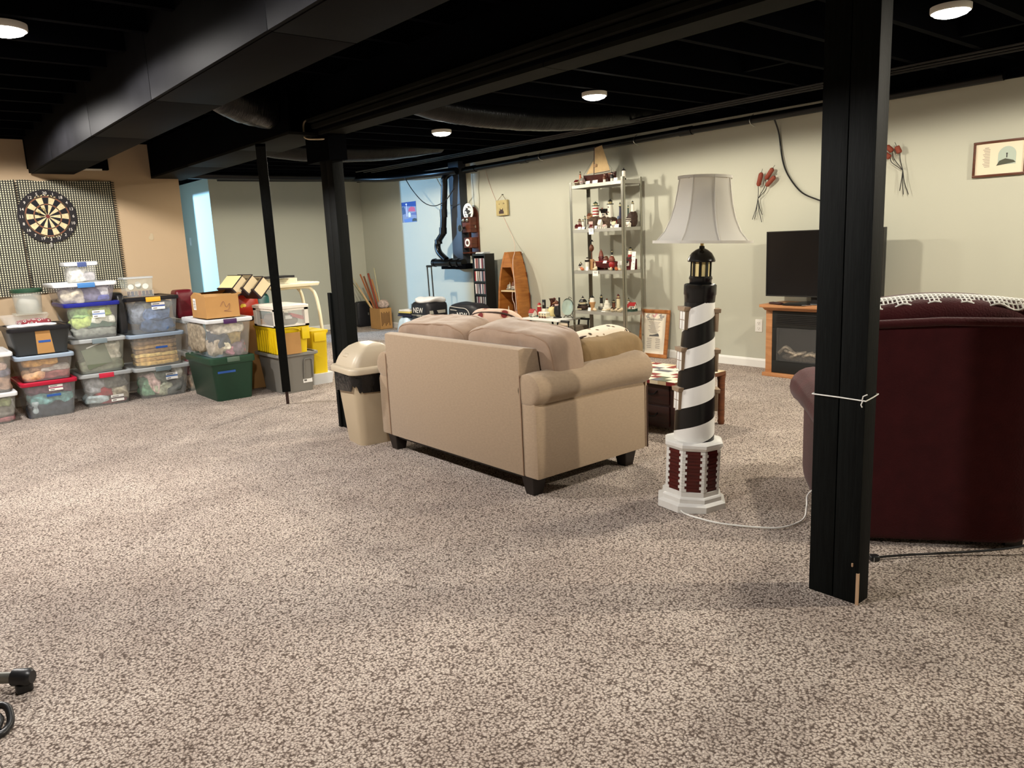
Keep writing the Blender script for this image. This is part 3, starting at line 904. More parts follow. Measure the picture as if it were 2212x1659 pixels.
for (x, y) in ((.425, -.045), (.425, .81), (-.045, .81)):
    obj('leg', G().lathe([(.018, 0), (.024, .02), (.02, .04), (.022, .06), (.024, .29), (.03, .325)], 12, (x, y, 0)), M_MIDWOOD, t, smooth=50)

# ------------------------------------------------------------------ electric fireplace, television
M_OAK = wood('honey oak veneer', col(190, 136, 92), col(166, 112, 70), (1, 1, 8), .45, 3)
t = thing('electric_fireplace', 'small electric fireplace in a honey oak mantel against the right wall', 'fireplace', (5.77, 3.19, 0))
hw = .385
for sg in (-1, 1):
    obj('side_panel', G().box(0, .30, sg * hw - .03, sg * hw + .03, .03, .575), M_OAK, t, bevel=.003)
obj('back_panel', G().box(.27, .30, -hw, hw, .03, .575), M_OAK, t)
obj('plinth', G().box(-.03, .305, -hw - .045, hw + .045, 0, .032), M_OAK, t, bevel=.005)
obj('mantel_shelf', G().box(-.055, .305, -hw - .065, hw + .065, .585, .612), M_OAK, t, bevel=.007)
obj('moulding', G().loft([rr(.32, 2 * hw + .07, .004, .56, 1, .145, 0), rr(.345, 2 * hw + .11, .004, .585, 1, .145, 0)]), M_OAK, t)
ins = obj('firebox_insert', G().box(.012, .26, -hw + .03, hw - .03, .035, .56), mat('black enamel', (.008, .009, .009), .4), t)
obj('surround', G().box(-.004, .012, -hw + .032, hw - .032, .035, .14).box(-.004, .012, -hw + .032, hw - .032, .415, .555).box(-.004, .012, -hw + .032, -hw + .085, .14, .415).box(-.004, .012, hw - .085, hw - .032, .14, .415), mat('black enamel'), t, bevel=.004)
for k in range(6):
    obj('vent_slat', G().box(-.010, -.003, -hw + .07, hw - .07, .452 + k * .014, .458 + k * .014), M_BLACKPL, t)
obj('hearth_bed', G().puff((.004, 0, .175), (.012, .52, .06), 3, 8, crumple(.004, 30)), mat('grey embers', (.12, .10, .08), .9, noise_=(60, .5)), t, smooth=60)
random.seed(5)
for k in range(9):
    y = -.22 + k * .055
    obj('log', G().tube(bez([(.004, y - .07, .19 + random.uniform(0, .05)), (.0, y, .20 + random.uniform(0, .06)), (.004, y + .07, .19 + random.uniform(-.02, .04))], 4), random.uniform(.010, .018), 7), mat('pale ash log', (.33, .28, .22), .9, noise_=(40, .5)), t, smooth=60)
obj('glass', G().box(-.014, -.0125, -hw + .08, hw - .08, .14, .418), mat('smoked glass', (.12, .12, .12), .05, alpha=.28), t)
t = thing('television', 'black flat screen television on the fireplace mantel, partly behind the thick post', 'television', (5.87, 3.18, .614))
obj('cabinet', G().box(.004, .045, -.492, .492, .054, .594).box(.045, .075, -.3, .3, .09, .42), M_BLACKPL, t, bevel=.004)
obj('bezel', G().box(-.004, .006, -.492, .492, .054, .066).box(-.004, .006, -.492, .492, .586, .594).box(-.004, .006, -.492, -.483, .066, .586).box(-.004, .006, .483, .492, .066, .586), mat('gloss bezel', (.02, .02, .02), .2), t)
obj('screen', G().box(.0, .004, -.484, .484, .065, .587), mat('dark screen', (.004, .004, .005), .16, spec=.5), t)
obj('neck', G().box(.02, .045, -.09, .09, .008, .06), M_BLACKPL, t)
obj('stand', G().loft([rr(.20, .44, .03, 0, 4, .02, 0), rr(.19, .42, .03, .008, 4, .02, 0)]), M_BLACKPL, t)
t = thing('remote_control', 'dark red remote control lying on the oak mantel', 'remote', (5.75, 3.50, .612), R(70))
obj('remote_body', G().puff((0, 0, .01), (.15, .045, .018), 6, 6), mat('dark red plastic', col(48, 14, 12), .4), t, smooth=60)
for k in range(5):
    obj('button', G().lathe([(.005, .0), (.004, .003)], 8, (-.05 + .022 * k, 0, .018)), M_BLACKPL, t)
solo('paper_slip', G().cbox((0, 0, .003), (.05, .07, .001), Matrix.Rotation(R(8), 4, 'Y')), M_CARD, 'white paper slip on the mantel beside the television stand', 'paper', (5.735, 3.22, .612), R(20))
solo('dark_tray', G().loft([rr(.12, .2, .02, 0, 3), rr(.13, .21, .02, .012, 3)]), M_BLACKPL, 'flat black box on the mantel under the television', 'box', (5.77, 3.33, .612), 0, smooth=40)
# ------------------------------------------------------------------ outlet, light switch
def plate(label, loc, rot, name='outlet'):
    t = thing(name, label, name.replace('_', ' '), loc, rot=rot)
    obj('plate', G().loft([rr(.074, .114, .005, 0, 3), rr(.070, .110, .005, .005, 3)]), M_WHITE, t, bevel=0, smooth=30)
    return t
t = plate('white wall outlet beside the oak fireplace', (XW, 3.875, .378), FACE_X)
for s_ in (-1, 1):
    rc = obj('receptacle', G().lathe([(.017, .005), (.0165, .0065)], 16, (0, s_ * .024, 0)), M_WHITE, t)
    obj('slot', G().box(-.009, -.006, s_ * .024 - .002, s_ * .024 + .008, .0065, .007).box(.006, .009, s_ * .024 - .002, s_ * .024 + .008, .0065, .007).box(-.003, .003, s_ * .024 - .012, s_ * .024 - .007, .0065, .007), mat('slot dark', (.15, .14, .12), .6), rc)
t = plate('white light switch plate on the blue-lit hall wall', (XR, 11.98, 1.43), FACE_X, 'light_switch')
obj('toggle', G().box(-.005, .005, -.012, .012, .005, .012), M_WHITE, t)
# ------------------------------------------------------------------ metal shelf unit
SX0, SX1, SY0, SY1 = 5.68, 5.955, 5.108, 5.845
SZ = [1.757, 1.312, .892, .475, .075]
t = thing('shelf_unit', 'grey metal shelf unit crowded with lighthouse figurines by the right wall', 'shelf', (SX0, SY0, 0))
dx, dy = SX1 - SX0, SY1 - SY0
for (x, sx) in ((0, 1), (dx, -1)):
    for (y, sy) in ((0, 1), (dy, -1)):
        obj('upright', G().box(min(x, x + sx * .030), max(x, x + sx * .030), min(y, y + sy * .003), max(y, y + sy * .003), 0, 1.79).box(min(x, x + sx * .003), max(x, x + sx * .003), min(y, y + sy * .030), max(y, y + sy * .030), 0, 1.79), M_CHROME, t)
M_SHELF = mat('grey enamelled shelf', (.42, .41, .37), .38, .6)
for z in SZ:
    obj('shelf_board', G().box(.003, dx - .003, .003, dy - .003, z - .006, z).box(.003, .006, .003, dy - .003, z - .032, z - .006).box(dx - .006, dx - .003, .003, dy - .003, z - .032, z - .006).box(.006, dx - .006, .003, .006, z - .032, z - .006).box(.006, dx - .006, dy - .006, dy - .003, z - .032, z - .006), M_SHELF, t)
# ---------------------------------------------------------------- figurine builders
def fm(name, r, g, b, rough=.45):
    return pm('fig ' + name, r, g, b, rough)
F = dict(white=fm('white', 226, 222, 208), cream=fm('cream', 214, 202, 166), black=fm('black', 22, 20, 20), red=fm('red', 150, 26, 28), dred=fm('dark red', 84, 18, 20), brick=fm('brick', 120, 62, 48),
         green=fm('green', 40, 62, 50), navy=fm('navy', 34, 34, 64), rock=pm('fig rock', 74, 58, 44, .8, noise_=(60, .4), bump=(80, .4)), rock2=pm('fig dark rock', 56, 38, 30, .7, noise_=(60, .4), bump=(80, .4)),
         tan=fm('tan', 186, 142, 96), pink=fm('pink', 196, 168, 160), grey=fm('grey', 130, 128, 120), blue=fm('blue', 90, 104, 128), brown=fm('brown', 96, 54, 34), glass=fm('lantern', 214, 200, 150, .2), shell=fm('shell', 214, 196, 164), orange=fm('orange', 190, 108, 66), gold=fm('gold', 190, 160, 80))
def fig(name, label, cat, x, y, z, rz=0, group='figurines on the metal shelf unit'):
    return thing(name, label, cat, (x, y, z), rz, group)
def lh(root, h, r, body='white', top='black', bands=None, z0=0, ox=0, oy=0, n=14, taper=.68, house=True):
    """a lighthouse tower on a figurine: tower or bands, gallery, lantern, roof"""
    hb = h * .70
    B = bands or [body]
    for i, b in enumerate(B):
        a0, a1 = i / len(B), (i + 1) / len(B)
        f = lambda u: r * (1 - (1 - taper) * u)
        obj('tower' if len(B) == 1 else 'tower_band', G().lathe([(f(a0), z0 + hb * a0), (f(a1), z0 + hb * a1)], n, (ox, oy, 0)), F[b], root, smooth=40)
    rt = r * taper
    obj('gallery', G().lathe([(rt * .9, z0 + hb), (rt * 1.45, z0 + hb + h * .02), (rt * 1.45, z0 + hb + h * .05), (rt, z0 + hb + h * .05)], n, (ox, oy, 0)), F[top], root, smooth=40)
    obj('lantern', G().lathe([(rt * .72, z0 + hb + h * .05), (rt * .72, z0 + h * .87)], 8, (ox, oy, 0)), F['glass'], root, smooth=30)
    for k in range(4):
        a = k * PI / 2 + .4
        obj('lantern_post', G().tube([(ox + rt * .74 * math.cos(a), oy + rt * .74 * math.sin(a), z0 + hb + h * .05), (ox + rt * .74 * math.cos(a), oy + rt * .74 * math.sin(a), z0 + h * .87)], rt * .14, 4), F[top], root)
    obj('roof', G().lathe([(rt * 1.0, z0 + h * .865), (rt * .8, z0 + h * .90), (rt * .3, z0 + h * .955), (rt * .12, z0 + h * .965), (rt * .12, z0 + h)], n, (ox, oy, 0)), F[top], root, smooth=40)
def cot(root, w, d, h, wall='white', roof='dred', z0=0, ox=0, oy=0, rz=0, door=True):
    """a gabled cottage, ridge along the local y axis"""
    M_ = Matrix.Translation((ox, oy, z0)) @ Matrix.Rotation(rz, 4, 'Z')
    obj('walls', G().prism([(-d / 2, 0), (d / 2, 0), (d / 2, h * .55), (0, h * .95), (-d / 2, h * .55)], (-w / 2, w / 2), lambda u, v, q: (u, q, v)).mv(M_), F[wall], root)
    g = G()
    for s_ in (-1, 1):
        g.prism([(0, h * .96), (s_ * d * .58, h * .50), (s_ * d * .58, h * .58), (0, h * 1.05)][::s_], (-w / 2 * 1.1, w / 2 * 1.1), lambda u, v, q: (u, q, v))
    obj('roof', g.mv(M_), F[roof], root)
    if door:
        obj('door', G().box(-d / 2 - .0008, -d / 2, -w * .09, w * .09, 0, h * .4).mv(M_), F['brown'], root)
        obj('window', G().box(-d / 2 - .0008, -d / 2, w * .2, w * .36, h * .2, h * .42).box(-d / 2 - .0008, -d / 2, -w * .36, -w * .2, h * .2, h * .42).mv(M_), F['navy'], root)
    obj('chimney', G().box(-.06 * d, .1 * d, w * .18, w * .3, h * .8, h * 1.18).mv(M_), F['brick'], root)
def rk(root, w, d, h, m='rock', z0=0, ox=0, oy=0, seed=1, name='rock_base'):
    def fn(q):
        q = q + Vector(noise.noise_vector(q * (3.2 / w) + Vector((seed * 3.1, seed, 0)))) * w * .12
        return q
    o = obj(name, G().puff((ox, oy, z0 + h / 2), (d, w, h), 3, 7, fn), F[m], root, smooth=40)
    for v in o.data.vertices:
        if v.co.z < z0:
            v.co.z = z0
    return o
def card(label, x, y, z, w, h, lean=12, lines=0, rz=0):
    t = thing('price_card' if not lines else 'name_card', label, 'card', (x, y, z), rz, 'cards on the metal shelf unit')
    mm = Matrix.Rotation(R(lean), 4, 'Y')
    obj('card_sheet', G().box(-.0008, 0, -w / 2, w / 2, 0, h).mv(mm), M_CARD, t)
    if not lines:
        obj('card_foot', G().box(0, .02, -w / 2, w / 2, 0, .0008), M_CARD, t)
    for k in range(lines):
        obj('writing', G().box(-.0014, -.0008, -w * .32 + .004 * (k % 2), w * .30 - .006 * k, h * (.72 - .2 * k), h * (.72 - .2 * k) + .004).mv(mm), M_INK, t)
    return t
def K(k, x):                             # y on the sight line of ratio k at depth x
    return k * x
Z1, Z2, Z3, Z4 = SZ[:4]
# ---- top board
t = fig('lighthouse_figurine', 'tiny orange and black lighthouse with a red roofed cottage, left end of the top shelf', 'figurine', 5.76, 5.785, Z1)
rk(t, .085, .07, .03, 'rock', seed=2)
lh(t, .125, .013, 'orange', 'black', z0=.022, ox=.01, oy=-.012)
cot(t, .05, .035, .045, 'cream', 'dred', z0=.012, ox=-.015, oy=.015)
t = fig('cottage_figurine', 'small pale cottage beside the model sailboat bow on the top shelf', 'figurine', 5.76, 5.735, Z1)
rk(t, .05, .05, .025, 'grey', seed=5)
cot(t, .04, .04, .06, 'pink', 'grey', z0=.012)
# model sailboat
bt = thing('model_sailboat', 'wooden model sailboat with tan cloth sails on the top shelf', 'model boat', (5.80, 5.525, Z1))
bt.scale = (1, 1.33, 1)
M_HULL = wood('dark hull wood', col(70, 32, 24), col(46, 20, 16), (1, 1, 1), .4, 8)
loops = []
for u in [i / 12 for i in range(13)]:
    y = .165 - .33 * u
    w = .036 * math.sin(PI * min(.98, max(.04, .05 + .9 * u)) ** .8) + .004
    sh_ = .082 + .016 * (1 - u) ** 2 + .018 * u ** 3
    kz = .012 + .03 * max(0, .18 - u) / .18
    loops.append([(w * math.cos(a) if math.sin(a) >= 0 else w * math.cos(a) * .75, y, (sh_ if math.sin(a) >= 0 else sh_ + (sh_ - kz) * math.sin(a))) for a in [2 * PI * k / 14 for k in range(14)]])
obj('hull', G().loft(loops), M_HULL, bt, smooth=50)
obj('deck', G().box(-.022, .022, -.14, .13, .082, .087), M_OAK, bt)
obj('keel_stand', G().box(-.02, .02, -.10, -.08, 0, .04).box(-.02, .02, .06, .08, 0, .04).box(-.012, .012, -.1, .08, 0, .012), M_HULL, bt)
obj('mast', G().tube([(0, .062, .08), (0, .05, .365)], .0035, 6), M_HULL, bt)
obj('gaff', G().tube([(0, .05, .355), (0, -.035, .372)], .0025, 6), M_HULL, bt)
obj('boom', G().tube([(0, .06, .105), (0, -.105, .112)], .0025, 6), M_HULL, bt)
M_SAIL = pm('tan sail cloth', 196, 168, 124, .85, noise_=(20, .08))
def sail(name, quad, nn=8, bulge=.012):
    g = G()
    a, b, c, d = [Vector(p) for p in quad]
    for sd in (0, 1):
        rows = []
        for i in range(nn + 1):
            u = i / nn
            rows.append([((a * (1 - u) + d * u) * (1 - v) + (b * (1 - u) + c * u) * v) + Vector((-bulge * math.sin(PI * u) * math.sin(PI * v) - .0012 * sd + .002 * math.sin(v * 17 + u * 5), 0, 0)) for v in [j / nn for j in range(nn + 1)]])
        g.loft(rows if sd else rows[::-1], False, False, close=False)
    obj(name, g, M_SAIL, bt, smooth=60)
sail('main_sail', [(0, .045, .352), (0, -.03, .368), (0, -.105, .118), (0, .052, .11)])
sail('jib', [(0, .058, .235), (0, .056, .235), (0, .062, .112), (0, .14, .108)])
obj('flag', G().box(-.016, -.015, .02, .055, .165, .195), pm('brown flag', 150, 116, 80), bt)
obj('rigging', G().tube([(0, .062, .25), (0, .172, .10)], .001, 4).tube([(0, .05, .365), (0, -.15, .10)], .0008, 4), M_DKPIPE, bt)
obj('tiller', G().tube([(0, -.12, .10), (0, -.12, .13)], .002, 5), M_HULL, bt)
def person_fig(label, x, y, z, h, c1, c2):
    t = fig('sailor_figurine', label, 'figurine', x, y, z)
    obj('robe', G().lathe([(h * .17, 0), (h * .15, h * .3), (h * .19, h * .62), (h * .08, h * .74)], 12), F[c1], t, smooth=50)
    obj('head', G().puff((0, 0, h * .84), (h * .17, h * .17, h * .2), 2, 6), F['pink'], t, smooth=80)
    obj('hat', G().lathe([(h * .12, h * .88), (h * .1, h * .95), (h * .02, h)], 10), F[c2], t, smooth=50)
    obj('coat', G().lathe([(h * .18, h * .34), (h * .205, h * .6), (h * .12, h * .74)], 12, cap0=False), F[c2], t, smooth=50)
person_fig('white robed figurine beside the sailboat stern on the top shelf', 5.75, 5.415, Z1, .09, 'white', 'brown')
person_fig('black coated sailor figurine at the sailboat stern on the top shelf', 5.76, 5.325, Z1, .095, 'white', 'black')
t = fig('lighthouse_figurine', 'single plain white lighthouse at the right end of the top shelf', 'figurine', 5.745, 5.155, Z1)
obj('base', G().lathe([(.024, 0), (.024, .02)], 12), F['black'], t)
obj('tower', G().lathe([(.019, .02), (.017, .09)], 16), F['white'], t, smooth=40)
obj('roof', G().lathe([(.024, .09), (.018, .097), (.006, .106), (.004, .118)], 14), F['black'], t, smooth=40)
for i, (y, w, p) in enumerate(((5.60, .055, 'left of the boat stand'), (5.50, .07, 'below the boat hull'), (5.225, .05, 'left of the plain white lighthouse'))):
    card('small white card on the top shelf, %s' % p, 5.70, y, Z1, w, .032)
# ---- second board
x = 5.74
t = fig('row_figurine', 'low red brick row of buildings at the left end of the second shelf', 'figurine', 5.73, 5.775, Z2)
obj('base', G().box(-.02, .02, -.045, .045, 0, .012), F['white'], t)
for k in range(4):
    cot(t, .02, .03, .035 + .006 * (k % 2), 'brick', 'dred', z0=.012, oy=-.033 + k * .022)
t = fig('tower_figurine', 'stubby pink stone tower behind the brick row on the second shelf', 'figurine', 5.80, 5.83, Z2)
lh(t, .115, .018, 'pink', 'brown', taper=.9)
t = fig('lighthouse_figurine', 'small white lighthouse with black top next to the pink tower', 'figurine', 5.745, 5.725, Z2)
rk(t, .045, .045, .02, 'rock', seed=8)
lh(t, .095, .013, 'white', 'black', z0=.012)
t = fig('lighthouse_figurine', 'thin dark green lighthouse near the left end of the second shelf', 'figurine', 5.80, 5.75, Z2)
lh(t, .145, .012, 'grey', 'green')
t = fig('lighthouse_sculpture', 'large red and white banded lighthouse on brown rocks with a keeper hut', 'figurine', 5.80, 5.605, Z2)
rk(t, .14, .13, .125, 'rock', seed=3)
lh(t, .165, .036, 'white', 'green', ['red', 'white'] * 4, z0=.11, oy=-.01, taper=.8)
cot(t, .045, .04, .05, 'tan', 'brown', z0=.105, ox=-.03, oy=.045)
obj('plaque', G().box(-.069, -.066, -.03, .025, .045, .075), F['pink'], t)
t = fig('cottage_sculpture', 'white gabled house with dark roof on a grey brown cliff', 'figurine', 5.80, 5.478, Z2)
rk(t, .135, .12, .12, 'rock', seed=12)
cot(t, .085, .06, .08, 'white', 'black', z0=.11, rz=R(65))
cot(t, .04, .045, .05, 'white', 'black', z0=.105, oy=-.045, rz=R(65), door=False)
t = fig('lighthouse_sculpture', 'tall white eight sided lighthouse with black gallery, tallest on the second shelf', 'figurine', 5.81, 5.40, Z2)
rk(t, .11, .12, .11, 'rock', seed=4)
lh(t, .185, .031, 'white', 'black', z0=.10, n=8, taper=.8)
for z, s_ in ((.15, 1), (.20, 1)):
    obj('window', G().box(-.034, -.029, -.004, .004, z, z + .012), F['brown'], t)
t = fig('lighthouse_figurine', 'slim navy lighthouse just left of the right front upright on the second shelf', 'figurine', 5.80, 5.26, Z2)
rk(t, .06, .06, .09, 'rock2', seed=6)
lh(t, .175, .012, 'navy', 'black', z0=.075, taper=.8)
cot(t, .02, .02, .03, 'blue', 'blue', z0=.08, oy=.022, door=False)
t = fig('building_figurine', 'long dark red boathouse at the back of the second shelf', 'figurine', 5.85, 5.36, Z2)
cot(t, .15, .07, .075, 'dred', 'red', door=False)
t = fig('lighthouse_figurine', 'tiny white and navy lighthouse in front of the long boathouse', 'figurine', 5.735, 5.322, Z2)
lh(t, .085, .012, 'white', 'navy', ['white', 'navy', 'white'])
for i, (y, h, wl, rf, lb) in enumerate(((5.62, .045, 'white', 'grey', 'small white cottage at the foot of the banded lighthouse'), (5.585, .04, 'pink', 'dred', 'small pink cottage at the foot of the banded lighthouse'), (5.46, .085, 'white', 'white', 'narrow white chapel in front of the grey brown cliff'),
                                        (5.27, .06, 'white', 'cream', 'cream cottage in front of the slim navy lighthouse'), (5.39, .035, 'white', 'pink', 'low white fence cottage in front of the tall white lighthouse'))):
    t = fig('cottage_figurine', lb + ' on the second shelf', 'figurine', 5.72 if i < 4 else 5.71, y, Z2)
    cot(t, .04, .03, h, wl, rf)
t = fig('lighthouse_figurine', 'slim dark green lighthouse just right of the right front upright on the second shelf', 'figurine', 5.84, 5.19, Z2)
rk(t, .05, .05, .10, 'rock2', seed=9)
lh(t, .13, .012, 'green', 'green', z0=.085, taper=.6)
t = fig('lighthouse_sculpture', 'small white lighthouse on a big rounded brown rock at the right end', 'figurine', 5.86, 5.15, Z2)
rk(t, .07, .10, .15, 'rock2', seed=7)
rk(t, .05, .08, .12, 'rock2', seed=17, oy=.028, name='rock_shoulder')
lh(t, .115, .017, 'white', 'black', z0=.138, taper=.7)
t = fig('cottage_figurine', 'white tented market figurine in front of the big brown rock', 'figurine', 5.76, 5.125, Z2)
cot(t, .045, .035, .05, 'white', 'white')
obj('awning', G().box(-.02, .02, -.022, .022, .06, .066).box(-.015, .02, -.02, .02, .078, .082), F['white'], t)
obj('awning_post', G().tube([(.01, -.015, .04), (.01, -.015, .08)], .0015, 5).tube([(.01, .015, .04), (.01, .015, .08)], .0015, 5), F['brown'], t)
card('small white card on the front edge of the second shelf, far left', 5.695, 5.735, Z2, .045, .028, 20)
card('small white card on the second shelf, beside the low brick row', 5.695, 5.68, Z2, .045, .026, 20)
card('small white card on the second shelf, under the grey brown cliff', 5.695, 5.50, Z2, .035, .03)
card('small white card on the second shelf, left of the right front upright', 5.695, 5.215, Z2, .052, .032)
card('large handwritten white card hanging from the second shelf edge', 5.676, 5.545, Z2 - .055, .068, .06, 0, 2)
# ---- third board
t = fig('pagoda_figurine', 'small white lighthouse cottage with black roofs at the left end of the third shelf', 'figurine', 5.76, 5.79, Z3)
obj('base', G().box(-.022, .022, -.03, .03, 0, .02), F['white'], t)
cot(t, .035, .03, .05, 'white', 'black', z0=.02)
lh(t, .065, .01, 'white', 'black', z0=.025)
def shell(label, x, y, z, s, m, rz=0):
    t = fig('seashell', label, 'seashell', x, y, z, rz)
    g = G()
    pts, rs = [], []
    for k in range(30):
        a = k * .42
        r_ = s * .5 * math.exp(-k * .085)
        pts.append((-r_ * math.cos(a) * .8 + s * .02 * k, r_ * math.sin(a) * .5 - s * .25 + k * s * .017, s * .36 + r_ * .35 * math.cos(a)))
        rs.append(s * .34 * math.exp(-k * .085))
    g.tube(pts, rs, 8)
    obj('whorl', g, F[m], t, smooth=60)
    o = obj('lip', G().puff((0, -s * .2, s * .3), (s * .7, s * .75, s * .6), 2.2, 6, crumple(s * .05, 2 / s)), F[m], t, smooth=60)
    return t
shell('orange striped seashell at the left of the third shelf', 5.72, 5.735, Z3, .045, 'orange')
t = fig('lighthouse_figurine', 'white lighthouse with a wide black collar on the third shelf', 'figurine', 5.80, 5.735, Z3)
obj('tower', G().lathe([(.022, 0), (.019, .088)], 16), F['white'], t, smooth=40)
obj('collar', G().lathe([(.024, .086), (.026, .092), (.026, .104), (.02, .106)], 16), F['black'], t, smooth=40)
obj('lantern', G().lathe([(.015, .106), (.015, .122)], 12), F['white'], t, smooth=40)
obj('roof', G().lathe([(.017, .12), (.004, .132)], 12), F['black'], t, smooth=40)
t = fig('goose_ornament', 'carved wooden goose head on a stick standing in a wooden block', 'ornament', 5.85, 5.715, Z3)
obj('block', G().lathe([(.024, 0), (.024, .105), (.022, .11)], 14), F['tan'], t, smooth=40)
obj('stick', G().tube([(0, 0, .10), (0, 0, .19)], .006, 8), F['brown'], t)
obj('body', G().lathe([(.006, .185), (.022, .205), (.026, .225), (.018, .25), (.009, .262)], 14), F['brown'], t, smooth=60)
obj('neck', G().tube(bez([(0, .004, .25), (0, .012, .275), (0, .008, .295), (0, -.004, .303), (0, -.014, .296)], 6), [.009] * 13 + [.010] * 6 + [.009] * 4 + [.004] * 2, 8), F['black'], t, smooth=60)
obj('bill', G().tube([(0, -.013, .297), (0, -.03, .29)], [.005, .002], 6), F['black'], t)
t = fig('red_lighthouse_bottle', 'dark red lantern shaped lighthouse on the third shelf', 'figurine', 5.86, 5.59, Z3)
obj('base', G().box(-.02, .02, -.025, .025, 0, .06), F['dred'], t)
obj('tower', G().lathe([(.022, .06), (.026, .09), (.028, .13), (.024, .14)], 12), F['dred'], t, smooth=40)
obj('arm', G().tube([(0, -.04, .125), (0, .04, .125)], .005, 6), F['black'], t)
obj('cap', G().lathe([(.026, .14), (.02, .17), (.014, .19), (.004, .2), (.004, .21)], 12), F['brick'], t, smooth=40)
t = fig('shell_globe', 'round brown tortoise coloured shell behind the red ship', 'seashell', 5.87, 5.53, Z3)
obj('dome', G().puff((0, 0, .085), (.06, .062, .11), 2.1, 10, crumple(.005, 20)), F['brown'], t, smooth=70)
obj('foot', G().lathe([(.02, 0), (.016, .035)], 10), F['brown'], t)
t = fig('lighthouse_figurine', 'small black topped white lighthouse behind the red ship', 'figurine', 5.88, 5.455, Z3)
rk(t, .055, .05, .11, 'rock2', seed=21)
lh(t, .105, .011, 'white', 'black', ['white', 'white', 'black'], z0=.1, taper=.85)
t = thing('ship_hull_model', 'long dark red wooden ship hull on the third shelf', 'model boat', (5.83, 5.505, Z3), 0, 'figurines on the metal shelf unit')
loops = []
for u in [i / 10 for i in range(11)]:
    y = .165 - .33 * u
    w = .03 * math.sin(PI * (.06 + .88 * u)) + .003
    loops.append([(w, y, .085), (w * .8, y, .045), (w * .25, y, .02), (-w * .25, y, .02), (-w * .8, y, .045), (-w, y, .085)])
obj('hull', G().loft(loops), F['dred'], t, smooth=40)
obj('rail', G().box(-.031, -.028, -.12, .12, .083, .09), F['red'], t)
obj('cradle', G().box(-.03, .03, -.10, -.085, 0, .03).box(-.03, .03, .08, .095, 0, .03), F['black'], t)
obj('deck_house', G().box(-.015, .015, -.05, .06, .085, .105), F['dred'], t)
t = fig('buoy_figurine', 'round red buoy lantern with a black arm on the third shelf', 'figurine', 5.74, 5.33, Z3)
obj('float', G().lathe([(.012, .02), (.03, .045), (.032, .07), (.02, .09)], 14), F['red'], t, smooth=50)
obj('foot', G().lathe([(.026, 0), (.02, .02)], 12), F['black'], t)
obj('bonnet', G().lathe([(.03, .09), (.034, .105), (.022, .135), (.006, .145)], 14), F['brick'], t, smooth=50)
obj('arm', G().tube([(0, -.01, .095), (0, -.06, .09)], .004, 6), F['black'], t)
t = fig('lighthouse_figurine', 'pale thin lighthouse in front of the red ship bow', 'figurine', 5.76, 5.585, Z3)
lh(t, .105, .012, 'cream', 'dred')
shell('long pale striped seashell on the third shelf edge', 5.715, 5.545, Z3, .05, 'shell', R(90))
shell('pointed white seashell on the third shelf edge', 5.715, 5.33, Z3, .042, 'shell', R(60))
shell('orange scallop seashell near the right front upright of the third shelf', 5.715, 5.255, Z3, .045, 'orange', R(20))
shell('small white seashell beside the orange scallop', 5.715, 5.20, Z3, .034, 'shell', R(-20))
t = fig('lighthouse_sculpture', 'red and white lighthouse with black top on a dark red block', 'figurine', 5.88, 5.205, Z3)
obj('block', G().box(-.04, .04, -.05, .05, 0, .105), F['dred'], t)
rk(t, .09, .07, .03, 'rock2', z0=.10, seed=14)
lh(t, .115, .028, 'white', 'black', ['red', 'white'], z0=.11, taper=.75)
cot(t, .05, .03, .05, 'white', 'black', z0=.04, ox=-.045, oy=.01)
t = fig('lighthouse_figurine', 'very thin tall black lighthouse behind the right front upright of the third shelf', 'figurine', 5.90, 5.285, Z3)
lh(t, .28, .010, 'black', 'black', taper=.7)
t = card('tall handwritten white card leaning at the right end of the third shelf', 5.83, 5.135, Z3, .05, .18, 8, 4)
card('small white card in front of the wide collared lighthouse', 5.715, 5.66, Z3, .03, .04)
card('slanted white card on the red ship', 5.765, 5.455, Z3 + .07, .05, .03, 30)
card('white card behind the buoy lantern', 5.80, 5.285, Z3 + .05, .05, .04)
card('large handwritten white card hanging from the third shelf edge', 5.676, 5.50, Z3 - .052, .075, .052, 0, 2)
# ---- fourth board
t = fig('pagoda_figurine', 'dark roofed octagonal light station on a brown rock, fourth shelf', 'figurine', 5.77, 5.785, Z4)
rk(t, .11, .10, .055, 'rock2', seed=31)
obj('plate', G().box(-.055, -.052, -.03, .03, .008, .018), F['cream'], t)
obj('deck', G().lathe([(.05, .05), (.055, .056), (.055, .062)], 8), F['black'], t)
obj('house', G().lathe([(.036, .06), (.036, .085)], 8), F['cream'], t)
obj('house_roof', G().lathe([(.046, .085), (.03, .11), (.018, .115)], 8), F['black'], t)
obj('lantern', G().lathe([(.014, .112), (.014, .127)], 8), F['white'], t)
obj('roof', G().lathe([(.018, .126), (.004, .14), (.003, .15)], 8), F['black'], t)
t = fig('lighthouse_figurine', 'white lighthouse in a tan flowerpot shaped base on the fourth shelf', 'figurine', 5.80, 5.675, Z4)
obj('pot', G().lathe([(.018, 0), (.024, .05), (.034, .07), (.034, .085)], 16), F['tan'], t, smooth=40)
obj('tower', G().lathe([(.03, .085), (.024, .13)], 16), F['white'], t, smooth=40)
obj('roof', G().lathe([(.026, .13), (.01, .145), (.006, .155)], 12), F['black'], t, smooth=40)
t = fig('lighthouse_figurine', 'black lighthouse half hidden behind the flowerpot lighthouse', 'figurine', 5.88, 5.795, Z4)
lh(t, .125, .015, 'black', 'black')
t = fig('lighthouse_figurine', 'black over white lighthouse at the middle back of the fourth shelf', 'figurine', 5.90, 5.64, Z4)
rk(t, .07, .06, .03, 'grey', seed=33)
lh(t, .15, .02, 'white', 'black', ['white', 'black'], z0=.01, taper=.7)
